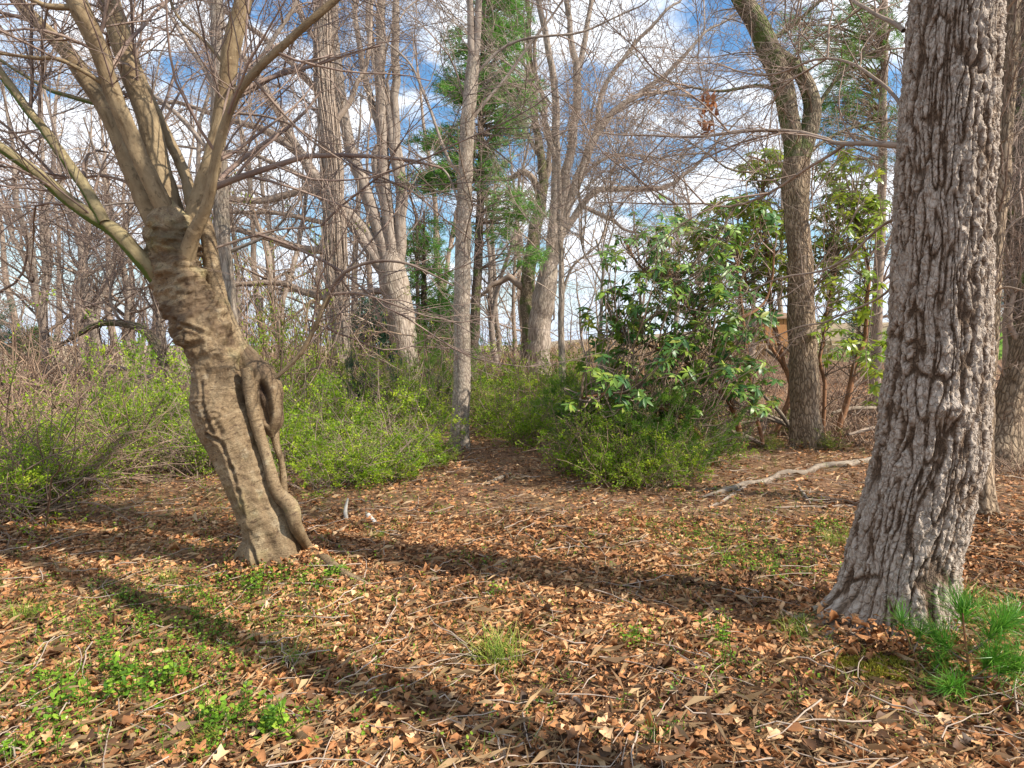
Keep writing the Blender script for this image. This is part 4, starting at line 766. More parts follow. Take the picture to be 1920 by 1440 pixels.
ZONES = [('far beyond the brambles', 'tall bare tree', [(18, 30, 0, 1.1), (75, 26, 2, 1.), (135, 34, 1, 1.2), (160, 22, 3, 1.), (205, 28, 0, 1.1), (250, 24, 3, 1.1), (292, 33, 2, 1.2), (330, 26, 1, 1.)]),
         ('rising from the left brambles', 'low crooked tree', [(-10, 12, 4, .75), (60, 14, 5, .8), (118, 13, 4, .7), (188, 15, 5, .85), (262, 16, 4, .9), (330, 18, 5, 1.)]),
         ('between leaning and vine-hung trunks', 'bare tree', [(455, 22, 3, 1.), (478, 30, 0, 1.2), (520, 19, 5, 1.), (548, 27, 1, 1.1), (586, 24, 4, 1.2)]),
         ('behind the many-stemmed tree', 'bare tree', [(668, 26, 1, 1.1), (700, 33, 0, 1.2), (790, 30, 3, 1.1), (828, 36, 2, 1.2)]),
         ('around the tall pine and spreading tree', 'far bare tree', [(916, 34, 1, 1.1), (940, 28, 5, 1.1), (958, 30, 3, 1.1), (970, 38, 0, 1.2), (1028, 36, 4, 1.2)]),
         ('across the field left of the rhododendron', 'small far tree', [(1096, 45, 5, .8), (1118, 60, 0, .7), (1150, 55, 3, .7), (1200, 48, 2, .8)]),
         ('behind the dark rhododendron and the shed', 'bare tree', [(1290, 34, 1, .9), (1345, 28, 4, 1.1), (1405, 22, 3, .85), (1455, 36, 0, 1.)]),
         ('between forked oak and big trunk', 'bare tree', [(1560, 30, 1, .9), (1600, 22, 4, 1.), (1690, 26, 2, .9)]),
         ('on the bank right of the big trunk', 'bare tree', [(1868, 20, 3, .8), (1900, 24, 4, .9), (1930, 17, 5, .9)])]
g = rng(200)
for zone, kind, items in ZONES:
    for i, (px, d, v, s) in enumerate(sorted(items)):
        p = GP(px, d); s2 = s * g.uniform(.93, 1.07)
        o = thing('bare_tree', lab_of(i, kind, zone), 'tree', tuple(p), g.uniform(0, 6.28), kind + 's ' + zone, (s2, s2, s2 * g.uniform(.92, 1.08)))
        for nm, me, mt in (('trunk', BV[v][0], TM[int(g.integers(0, 2))]), ('crown', BV[v][1], CM[int(g.integers(0, 3))])):
            c = bpy.data.objects.new(nm, me); COL.objects.link(c); c.parent = o
            if nm == 'crown': c['kind'] = 'stuff'
            if not me.materials: me.materials.append(mt)
            c.material_slots[0].link = 'OBJECT'; c.material_slots[0].material = mt

# far wood that reads as one mass
def far_wood():
    g = rng(210); mb = MB(); n = 175; y = g.uniform(48, 110, n); x = np.where(g.random(n) < .55, g.uniform(-1.0, -.35, n), g.uniform(-.35, 1.0, n)) * y
    h = g.uniform(5, 12, n) * np.where(x / y > -.1, np.where(x / y > .08, .6, .75), 1.0); z = terrain(x, y)
    P = np.stack([np.stack([x, y, z - .2 + h * t], -1) for t in np.linspace(0, 1, 6)], 1) + g.normal(size=(n, 6, 3)) * .2; r = np.linspace(1, .15, 6)[None] * (h * .014)[:, None]; mb.tubes(P, r, 4)
    C, c = grow(P, r, 2.2, (25, 60), (1.2, 3.5), 5, .15, .06, .12, 1, .5, .02, rng=g); mb.tubes(C, c, 3)
    C, c = grow(C, c, 1.2, (25, 60), (.8, 2.), 4, .2, .04, .1, 1, .5, .014, rng=g); mb.tubes(C, c, 3)
    o = mb.obj('distant_woods', M['twig_purple'], None, 'stuff'); tag(o, 'leafless woods along the horizon far behind everything', 'woods')
far_wood()

# ------------------------------------------------------------------ bushes
def bush_variant(seed, kind):
    g = rng(seed); n = {'leafy': 46, 'cedar': 40, 'bramble': 42, 'brush': 46, 'tangle': 50}[kind]
    b = g.normal(size=(n, 2)) * (.22 if kind != 'cedar' else .10); az = g.uniform(0, 6.28, n); el = np.radians(g.uniform(35, 88, n) if kind != 'cedar' else g.uniform(25, 85, n))
    if kind in ('bramble', 'tangle'): el = np.radians(g.uniform(25, 80, n))
    d = np.stack([np.cos(az) * np.cos(el), np.sin(az) * np.cos(el), np.sin(el)], -1); m = 9; P = np.zeros((n, m, 3)); P[:, 0, :2] = b; P[:, 0, 2] = -.08
    ln = g.uniform(.45, 1.5, n) * (1.5 if kind in ('bramble', 'tangle') else 1); st = (ln / (m - 1))[:, None]
    for k in range(1, m): P[:, k] = P[:, k - 1] + d * st; d = nrm(d + g.normal(size=(n, 3)) * .13 + [0, 0, -.16 if kind in ('bramble', 'tangle') else -.05])
    P[:, :, 2] = np.maximum(P[:, :, 2], np.where(np.arange(m)[None] > 0, .02, -.08))
    r = np.linspace(.008, .003, m)[None] * g.uniform(.7, 1.4, n)[:, None] * (1.5 if kind in ('bramble', 'brush') else 1); sb = MB(); sb.tubes(P, r, 3)
    C, c = grow(P, r, {'cedar': 9, 'leafy': 6}.get(kind, 4), (30, 75), (.2, .6), 5, .2, .0, .15, 1, .6, .003, rng=g); C[..., 2] = np.maximum(C[..., 2], .01); sb.tubes(C, c, 3)
    C2, c2 = grow(C, c, 5, (30, 70), (.08, .28), 4, .22, .0, .1, 1, .6, .002, rng=g); C2[..., 2] = np.maximum(C2[..., 2], .01); sb.tubes(C2, c2, 3)
    lb = MB(); ncnt = {'leafy': 5400, 'cedar': 22000, 'bramble': 1100, 'brush': 0, 'tangle': 0}[kind]
    if ncnt:
        pool = np.concatenate([C.reshape(-1, 3), C2.reshape(-1, 3), C2.reshape(-1, 3)]); clump = g.random(len(pool))
        q = nrm(pool); keep = fbm(pool * 2.4 + seed, 2, seed % 50) + g.normal(size=len(pool)) * .16 > -.02; pool = pool[keep]
        idx = g.integers(0, len(pool), ncnt); ctr = pool[idx] + g.normal(size=(ncnt, 3)) * .018
        tt = np.clip(.45 + .35 * fbm(ctr * 4, 2, 7) + g.normal(size=ncnt) * .18, 0, 1)
        if kind == 'cedar': lb.leaves(ctr, g.normal(size=(ncnt, 3)) * .7 + nrm(ctr + [0, 0, .2]), g.normal(size=(ncnt, 3)), g.uniform(.03, .06, ncnt), g.uniform(.004, .007, ncnt), LEAF4, tt)
        else: lb.leaves(ctr, g.normal(size=(ncnt, 3)) + [0, 0, .3], g.normal(size=(ncnt, 3)) + [0, 0, .8], g.uniform(.022, .05, ncnt), g.uniform(.014, .03, ncnt), LEAF4, tt)
    return sb.mesh('stems'), (lb.mesh('foliage', False) if ncnt else None)
BU = {'leafy': [bush_variant(300 + k, 'leafy') for k in range(3)], 'cedar': [bush_variant(310 + k, 'cedar') for k in range(2)], 'bramble': [bush_variant(320 + k, 'bramble') for k in range(2)], 'brush': [bush_variant(330 + k, 'brush') for k in range(2)]}
# (zone phrase, noun, variant, stem material, leaf material, [(px, depth, radius scale, height scale)...])
BZ = [('between leaning and vine-hung trunks', 'bright green bush', 'leafy', 'twig', 'bush', [(535, 8.0, .9, .9), (560, 10.5, 1., 1.25), (600, 6.9, .8, .62), (612, 9.2, 1., 1.0), (655, 7.6, .9, .75), (570, 13, 1.3, 1.5)]),
      ('at the foot of the many-stemmed tree', 'bright green bush', 'leafy', 'twig', 'bush', [(695, 9.4, 1., 1.15), (720, 7.2, .85, .6), (765, 8.2, .85, .75), (775, 10.7, 1., 1.05), (735, 12.5, 1.2, 1.4), (815, 8.2, .5, .4)]),
      ('close before the many-stemmed trunk', 'yellow-green bush', 'leafy', 'cane', 'yellowbush', [(690, 13.5, 1.1, 1.4), (760, 11.5, 1., 1.1), (655, 12, 1., 1.3)]),
      ('right of the slim straight trunk', 'light green bush', 'leafy', 'cane', 'bush', [(940, 10.8, .9, .8), (985, 12.5, 1.1, 1.0), (1000, 9.6, .85, .8), (1040, 11, 1., 1.), (1080, 13, 1.1, 1.1), (925, 14, 1.1, .8), (960, 17, 1.4, 1.3), (870, 17, 1.2, 1.2), (1060, 17, 1.4, 1.2)]),
      ('right of the slim straight trunk', 'yellow-green bush', 'leafy', 'cane', 'yellowbush', [(905, 12.2, .7, .65), (1015, 15, 1.2, 1.1), (1120, 12, 1.1, 1.1)]),
      ('under the dark rhododendron', 'feathery green bush', 'cedar', 'twig', 'cedar', [(1150, 8.2, 1.0, 1.1), (1215, 7.4, .8, 1.0), (1255, 8.2, .9, 1.2), (1130, 9.6, 1., 1.1)]),
      ('under the dark rhododendron', 'yellow-green leafy bush', 'leafy', 'cane', 'bush', [(1095, 7.6, .8, .7), (1175, 6.7, .7, .6), (1130, 7.2, .8, .75), (1250, 6.9, .6, .55), (1290, 7.6, .6, .6), (1215, 6.6, .5, .4)]),
      ('left of the leaning trunk', 'bright green bush', 'leafy', 'twig', 'bush', [(385, 7.4, .85, .8), (350, 8.4, 1.05, 1.1), (305, 9.4, 1.1, 1.2), (262, 8.2, .8, .65), (395, 9.6, 1.1, 1.2), (230, 10, 1., 1.15), (420, 8.2, .8, .9), (150, 8.2, .7, .6), (80, 7.6, .7, .55), (215, 7.9, .6, 1.25)]),
      ('near the left edge', 'fresh green bush', 'leafy', 'cane', 'bush', [(10, 5.7, .75, .7), (50, 6.6, .7, .75), (195, 7.4, .8, .85), (120, 6.4, .5, .5)]),
      ('along the clearing at the left', 'brown bramble', 'bramble', 'cane', 'bush', [(-20, 5.5, .8, .8), (50, 5.9, .75, .75), (105, 6.2, .7, .7), (165, 6.7, .8, .8), (230, 7.1, .75, .75), (290, 7.6, .7, .7), (350, 7.3, .6, .5), (40, 7.6, 1., 1.1), (-40, 7, 1., 1.2), (120, 8.6, 1.1, 1.2)]),
      ('below the far left bare trees', 'tall brown thicket', 'brush', 'cane', None, [(-20, 9.5, 1.3, 1.7), (40, 10.5, 1.4, 1.6), (100, 11.5, 1.4, 1.8), (165, 11, 1.3, 1.5), (215, 13, 1.5, 1.9), (280, 13.5, 1.4, 1.7), (340, 12, 1.2, 1.5), (10, 14, 1.6, 1.9), (130, 15, 1.6, 2.)]),
      ('left of the many-stemmed tree', 'tall brown thicket', 'bramble', 'cane', 'yellowbush', [(470, 13, 1.3, 2.2), (515, 12, 1.1, 2.2), (545, 15, 1.4, 3.), (590, 14, 1.2, 2.6), (660, 16, 1.3, 2.), (500, 17, 1.6, 3.2), (620, 19, 1.6, 3.)]),
      ('along the field in the distance', 'pale brown thicket', 'brush', 'cane', None, [(820, 22, 1.6, 2.), (915, 22, 1.4, 1.6), (950, 24, 1.6, 2.), (985, 29, 1.8, 1.9), (1080, 22, 1.5, 1.2), (1120, 24, 1.6, 1.1), (1170, 20, 1.4, 1.1), (1050, 30, 1.8, 1.5), (1230, 24, 1.5, 1.1), (860, 27, 1.7, 2.1)]),
      ('around the forked oak', 'bare twiggy brush heap', 'brush', 'cane', None, [(1420, 11, 1., .65), (1450, 12.5, 1.1, .8), (1560, 10.5, 1., .6), (1590, 12, 1.2, .75), (1630, 9.5, 1., .6), (1560, 14, 1.3, .9), (1660, 13, 1.2, .9), (1440, 17, 1.5, 1.0), (1400, 19, 1.5, 1.1), (1490, 20, 1.5, .9), (1600, 17, 1.4, .8), (1350, 14, 1.2, .9), (1535, 9.6, .6, .35)]),
      ('right of the big grey trunk', 'bare twiggy brush heap', 'brush', 'cane', None, [(1800, 12, 1.2, 1.), (1870, 9.5, .8, .55), (1860, 13, 1.3, 1.1), (1915, 12, 1.2, 1.), (1910, 7.6, .7, .35)]),
      ('near the long fallen branch', 'small leafy bush', 'leafy', 'cane', 'yellowbush', [(1340, 8.6, .45, .35), (1440, 9., .35, .25), (1490, 11, .6, .5), (1550, 9, .4, .25), (1340, 10.5, .8, .7)]),
      ]
for zi, (zone, noun, kind, sm, lm, items) in enumerate(BZ):
    for i, (px, d, rs, hs) in enumerate(sorted(items)):
        p = GP(px, d); v = BU[kind][int(g.integers(0, len(BU[kind])))]
        o = thing('bush' if kind in ('leafy', 'cedar') else 'thicket', lab_of(i, noun, zone), 'bush', tuple(p), g.uniform(0, 6.28), noun + ' group ' + zone, (rs, rs * g.uniform(.9, 1.1), hs))
        for nm, me, mt in (('stems', v[0], sm), ('foliage', v[1], lm)):
            if me is None or mt is None: continue
            c = bpy.data.objects.new(nm, me); COL.objects.link(c); c.parent = o; c['kind'] = 'stuff'
            if not me.materials: me.materials.append(M[mt])
            c.material_slots[0].link = 'OBJECT'; c.material_slots[0].material = M[mt]
# blue-green juniper and the tall leafy stem in the brambles
for lab, px, d, rs, hs, mt in (('feathery blue-green evergreen shrub left of the many-stemmed trunk', 682, 11.8, .7, 1.35, 'juniper'), ('rounded feathery shrub in front of the slim straight trunk left side', 815, 15, 1.1, 1.9, 'cedar')):
    o = thing('evergreen_shrub', lab, 'shrub', tuple(GP(px, d)), 1.0, None, (rs, rs, hs)); v = BU['cedar'][0]
    for nm, me, m2 in (('stems', v[0], 'twig'), ('foliage', v[1], mt)):
        c = bpy.data.objects.new(nm, me); COL.objects.link(c); c.parent = o; c['kind'] = 'stuff'; c.material_slots[0].link = 'OBJECT'; c.material_slots[0].material = M[m2]

# ------------------------------------------------------------------ rhododendrons
def lance_mesh(seed):
    g = rng(seed); b = MB(); n = 1; tv = np.array([(0, 0, 0), (.2, .3, .02), (.2, -.3, .02), (.2, 0, -.02), (.5, .5, -.02), (.5, -.5, -.02), (.5, 0, -.07), (.8, .34, -.12), (.8, -.34, -.12), (.8, 0, -.16), (1, 0, -.26)])
    tt = [(0, 3, 1), (0, 2, 3), (1, 3, 6), (1, 6, 4), (3, 2, 5), (3, 5, 6), (4, 6, 9), (4, 9, 7), (6, 5, 8), (6, 8, 9), (7, 9, 10), (9, 8, 10)]
    b.leaves(np.zeros((1, 3)), np.array([[1., 0, 0]]), np.array([[0, 0, 1.]]), np.array([1.]), np.array([g.uniform(.27, .36)]), (tv, tt), np.array([.5]), np.array([g.uniform(.5, 1.4)])); return b.mesh('leaf')
LM_ = [lance_mesh(k) for k in range(4)]
for me in LM_: me.materials.append(M['rhodo_one'])
def rhodo(label, stems, blobs, d, dspread, lm, lm1, g, nsingle, leaf=.12, dens=1.7):
    root = thing('rhododendron', label, 'shrub'); spaths = []
    for pts, d0, d1 in stems:
        P, r = px_path(pts, d0, d1, 24); P, r = jitter_path(P, r, .04, int(pts[0][0]), 3); mb = MB(); mb.tubes(P[None], r[None], 8); mb.obj('stem', M['red_stem'], root); spaths.append((P, r))
    allP = np.concatenate([p for p, _ in spaths]); bp, ctr = [], []
    for bx, by, rx, ry, n in blobs:
        for k in range(int(n * dens)):
            a = g.uniform(0, 6.28); q = math.sqrt(g.random()); dd = d + g.normal() * dspread; e = W(bx + rx * q * math.cos(a), by + ry * q * math.sin(a), dd)
            cand = np.linalg.norm(allP - (e - [0, 0, .35]), axis=1); i = np.argmin(cand + g.random(len(cand)) * .3); s = allP[i]
            mid = s * .45 + e * .55 + g.normal(size=3) * .10 - [0, 0, .06]; P, r = smooth_path([s, mid, e], [.011, .008, .005], 7); bp.append((P, r)); ctr.append((e, nrm(P[-1] - P[-2])))
    PB, RB = batch(bp, 7); mb = MB(); mb.tubes(PB, RB, 3); mb.obj('twigs', M['twig'], root, 'stuff')
    C, D, N, L, T = [], [], [], [], []
    for e, t in ctr:
        k = int(g.integers(7, 11)); ph = g.uniform(0, 6.28); ax = nrm(t * .5 + np.array([0, 0, .7]) + g.normal(size=3) * .3); u = nrm(np.cross(ax, [1, .2, .1])); v = np.cross(ax, u); tb = g.random()
        for j in range(k):
            an = ph + j * 2.4; o = u * math.cos(an) + v * math.sin(an); dr = nrm(o + ax * g.uniform(-.35, .35) + [0, 0, -.15]); C.append(e + ax * (j * -.004)); D.append(dr); N.append(ax + g.normal(size=3) * .15); L.append(leaf * g.uniform(.7, 1.15)); T.append(np.clip(tb * .7 + g.random() * .35, 0, 1))
    C, D, N, L, T = map(np.array, (C, D, N, L, T)); score = L / C[:, 1]; order = np.argsort(-score); one, rest = order[:nsingle], order[nsingle:]
    lb = MB(); lb.leaves(C[rest], D[rest], N[rest], L[rest], L[rest] * .36, LANCE, T[rest], g.uniform(.5, 1.5, len(rest))); lb.obj('foliage', lm, root, 'stuff')
    base = spaths[0][0][0]; loc = (float(base[0]), float(base[1]), float(terrain(base[0], base[1])))
    set_at(root, loc)
    for k in one:
        o = bpy.data.objects.new('leaf', LM_[k % 4]); COL.objects.link(o); o.parent = root; X = Vector(D[k]); Z = Vector(N[k]); Z = (Z - Z.dot(X) * X).normalized(); Y = Z.cross(X)
        from mathutils import Matrix
        o.matrix_local = Matrix.Translation(Vector(C[k]) - Vector(loc)) @ Matrix((X, Y, Z)).transposed().to_4x4() @ Matrix.Scale(float(L[k]), 4)
        o.material_slots[0].link = 'OBJECT'; o.material_slots[0].material = lm1
    return root
rhodo('large dark-leaved rhododendron spreading left of the forked oak', [([(1392, 838, 13), (1380, 780, 11), (1362, 735, 10), (1340, 650, 8), (1280, 560, 7), (1240, 480, 5)], 8.6, 8.4), ([(1430, 832, 8), (1415, 770, 8), (1400, 700, 7), (1390, 600, 6), (1380, 480, 5)], 8.8, 8.8),
       ([(1320, 835, 12), (1290, 790, 11), (1230, 760, 9), (1160, 740, 7), (1090, 745, 5)], 8., 7.6), ([(1365, 750, 8), (1300, 690, 7), (1220, 650, 6), (1150, 620, 5)], 8.5, 8.2), ([(1260, 540, 6), (1200, 500, 5), (1170, 450, 4)], 8.4, 8.3), ([(1390, 600, 6), (1440, 560, 5), (1450, 470, 4)], 8.8, 9)],
      [(1260, 570, 120, 80, 66), (1320, 470, 110, 80, 44), (1190, 510, 70, 80, 30), (1340, 560, 70, 70, 26), (1310, 665, 80, 50, 36), (1395, 700, 50, 40, 18), (1415, 590, 45, 45, 16), (1200, 650, 80, 50, 26), (1125, 590, 35, 60, 10), (1115, 760, 70, 28, 26), (1190, 715, 70, 40, 24), (1290, 735, 60, 40, 22), (1430, 730, 40, 40, 10), (1400, 420, 60, 60, 16), (1130, 690, 45, 45, 10), (1240, 400, 60, 40, 8)],
      8.2, .7, M['rhodo'], M['rhodo_one'], rng(80), 300, .135)
rhodo('lime-green rhododendron high up behind the forked oak, left of its trunk', [([(1455, 810, 12), (1480, 740, 11), (1470, 680, 10), (1452, 600, 9), (1440, 500, 7), (1425, 380, 5)], 10.2, 10.3), ([(1470, 690, 8), (1420, 600, 7), (1380, 450, 5)], 10.2, 10), ([(1428, 360, 5), (1440, 310, 4), (1400, 290, 3)], 10.3, 10.3)],
      [(1430, 310, 45, 35, 20), (1370, 400, 60, 40, 26), (1440, 430, 60, 60, 36), (1300, 440, 50, 40, 16), (1380, 500, 60, 50, 26), (1450, 520, 40, 60, 22)], 10.3, .45, M['rhodo_lime'], M['rhodo_lime_one'], rng(81), 200, .16)
rhodo('lime-green rhododendron between the forked oak and the big trunk', [([(1560, 850, 13), (1585, 770, 13), (1600, 690, 11), (1622, 620, 9), (1625, 500, 7), (1600, 380, 5)], 9.8, 10), ([(1545, 845, 9), (1548, 760, 8), (1540, 640, 7), (1570, 480, 5)], 9.8, 9.8)],
      [(1590, 420, 65, 70, 48), (1570, 320, 40, 40, 14), (1630, 380, 35, 60, 18), (1600, 540, 55, 60, 24), (1560, 640, 30, 50, 10), (1630, 640, 40, 50, 12), (1545, 500, 30, 60, 14), (1640, 720, 30, 40, 6)], 10, .45, M['rhodo_lime'], M['rhodo_lime_one'], rng(82), 200, .16)

# ------------------------------------------------------------------ dead wood on the ground
def log(name, label, pts, mat, mats_side=None, amp=.1, seed=1, group=None, cat='fallen branch', n=50, lift=.0):
    P = []; r = []
    for x, y, w in pts:
        p = G(x, y); rr = rad(x, w, p[1]); p[2] += rr * .7 + lift; P.append(p); r.append(rr)
    P, r = smooth_path(P, r, n); P, r = jitter_path(P, r, .012, seed, 5)
    V, Q, bc, tn = trunk_surface_any(P, r, 14, lambda q, V0, N, S, a, rr: (rr[:, None] * (amp * 2 * fbm(q * [20, 20, 6], 3, seed)), None))
    root = link(name, mk_mesh(name, V - P[0], Q, None, bc, tn), mat); root.location = tuple(P[0]); tag(root, label, cat, group); return root, P, r
def trunk_surface_any(P, r, nu, disp):
    n = len(P); t = nrm(np.gradient(P, axis=0)); ref = np.array([0, 0, 1.]); u = np.zeros_like(P)
    for k in range(n): u[k] = ref - ref.dot(t[k]) * t[k]; u[k] /= max(np.linalg.norm(u[k]), 1e-6); ref = u[k]
    v = np.cross(t, u); a = np.arange(nu) * 2 * np.pi / nu; N = u[:, None] * np.cos(a)[None, :, None] + v[:, None] * np.sin(a)[None, :, None]
    S = np.concatenate([[0], np.cumsum(np.linalg.norm(np.diff(P, axis=0), axis=1))]); V0 = P[:, None] + N * r[:, None, None]
    q = np.stack([np.cos(a)[None] * r[:, None], np.sin(a)[None] * r[:, None], S[:, None] + 0 * a[None]], -1); h, tn = disp(q, V0, N, S, a, r); V = V0 + N * h[..., None]
    i = np.arange(n - 1)[:, None] * nu; j = np.arange(nu)[None]; j2 = (j + 1) % nu
    return V.reshape(-1, 3), np.stack([i + j, i + j2, i + nu + j2, i + nu + j], -1).reshape(-1, 4), q.reshape(-1, 3), np.zeros(V.shape[0] * V.shape[1])
log('fallen_branch', 'long weathered fallen branch lying left of the big grey trunk', [(1308, 936, 5), (1340, 928, 10), (1372, 922, 13), (1400, 911, 13), (1440, 905, 12), (1468, 893, 13), (1510, 889, 12), (1540, 878, 13), (1580, 876, 14), (1640, 868, 15)], M['dead'], seed=5, amp=.22, n=110)
log('fallen_branch', 'short pale stick lying where the clearing narrows', [(912, 910, 6), (935, 900, 7), (958, 890, 5)], M['dead'], seed=6)
log('fallen_branch', 'short bleached branch on the leaves, curving to the right, right of leaning tree', [(688, 966, 7), (694, 974, 10), (702, 982, 9), (708, 990, 7)], M['white_dead'], seed=7)
pp = G(652, 976); mb = MB(); P, r = smooth_path([pp - [0, 0, .02], pp + [-.02, 0, .08], pp + [.0, .02, .2]], [.018, .017, .008], 14); mb.tubes((P - pp)[None], r[None], 8); o = mb.obj('dead_stub', M['white_dead']); o.location = tuple(pp); tag(o, 'short bleached stub standing upright in the leaves right of leaning tree', 'branch stub')
STK = [('thin twiggy end of the long fallen branch pointing left', [(1300, 925, 3), (1340, 917, 4), (1385, 914, 6)], 'dead'), ('broken side limb resting against the long fallen branch', [(1330, 952, 4), (1362, 938, 7), (1400, 913, 6)], 'far_bark'),
       ('thin pale stick pointing at the mossy root of the big trunk', [(1470, 1146, 4), (1510, 1136, 7), (1556, 1120, 6)], 'dead'),
       ('long thin dead stem lying at the lower left corner', [(0, 1412, 12), (40, 1388, 12), (82, 1360, 9)], 'dead'),
       ('knobbly grey stick along the bottom edge, centre', [(800, 1440, 9), (850, 1424, 13), (920, 1420, 11), (1000, 1418, 8)], 'far_bark'),
       ('dark stick in the shade left of the bottom centre', [(1050, 1300, 6), (1085, 1318, 9), (1120, 1345, 7)], 'far_brown'),
       ('thin stick beside the shaded leaves at bottom centre', [(890, 1345, 4), (915, 1330, 6), (960, 1318, 5)], 'far_bark'),
       ('straight stick left of the leaning trunk base', [(120, 1140, 4), (240, 1110, 5), (400, 1100, 4)], 'dead'),
       ('crossing stick in front of the leaning trunk', [(490, 1262, 4), (530, 1220, 5), (590, 1120, 3)], 'dead'),
       ('stick lying by the patch of shade at centre right', [(1285, 1050, 3), (1330, 1042, 5), (1400, 1020, 4)], 'dead'),
       ('forked grey stick below the long fallen branch', [(1490, 905, 4), (1505, 925, 6), (1520, 948, 5)], 'far_bark'),
       ('brown stick lying below the long fallen branch', [(1440, 952, 4), (1520, 952, 6), (1600, 950, 5)], 'far_brown')]
for k, (lab, pts, mt) in enumerate(STK): log('stick', lab, pts, M[mt], seed=20 + k, cat='stick', n=24)
# cut poles leaning in the brush pile left of the oak
PL = [('uppermost pole of the brush pile left of the forked oak', (1325, 738, 9.6), (1480, 796, 9.9), 7), ('long pale pole low in the brush pile, reaching right', (1318, 795, 9.3), (1450, 842, 9.0), 9), ('pole rising from the oak base to upper left', (1432, 742, 9.8), (1486, 808, 9.6), 8), ('steep pale pole just left of the forked oak', (1436, 655, 11), (1484, 700, 10.6), 9),
      ('second pole of the brush pile, below the uppermost', (1335, 755, 9.7), (1482, 800, 9.7), 6), ('flat lowest pole crossing the brush pile', (1345, 800, 10), (1480, 790, 9.9), 6), ('grey pole lying right of the forked oak', (1560, 775, 10.2), (1640, 765, 10.6), 9), ('dark pole low right of the forked oak', (1590, 815, 9.2), (1680, 800, 9.6), 9)]
for k, (lab, a, b, w) in enumerate(PL):
    A, B = W(*a), W(*b); P, r = smooth_path([A, (A + B) / 2 + [0, 0, .04], B], [rad(a[0], w * .7, a[2]), rad(a[0], w, a[2]), rad(b[0], w, b[2])], 16); P, r = jitter_path(P, r, .015, 50 + k, 4)
    mb = MB(); mb.tubes((P - P[0])[None], r[None], 8); o = mb.obj('cut_pole', M['dead' if k != 7 else 'far_brown']); o.location = tuple(P[0]); tag(o, lab, 'cut pole', 'poles in the brush piles by the forked oak')

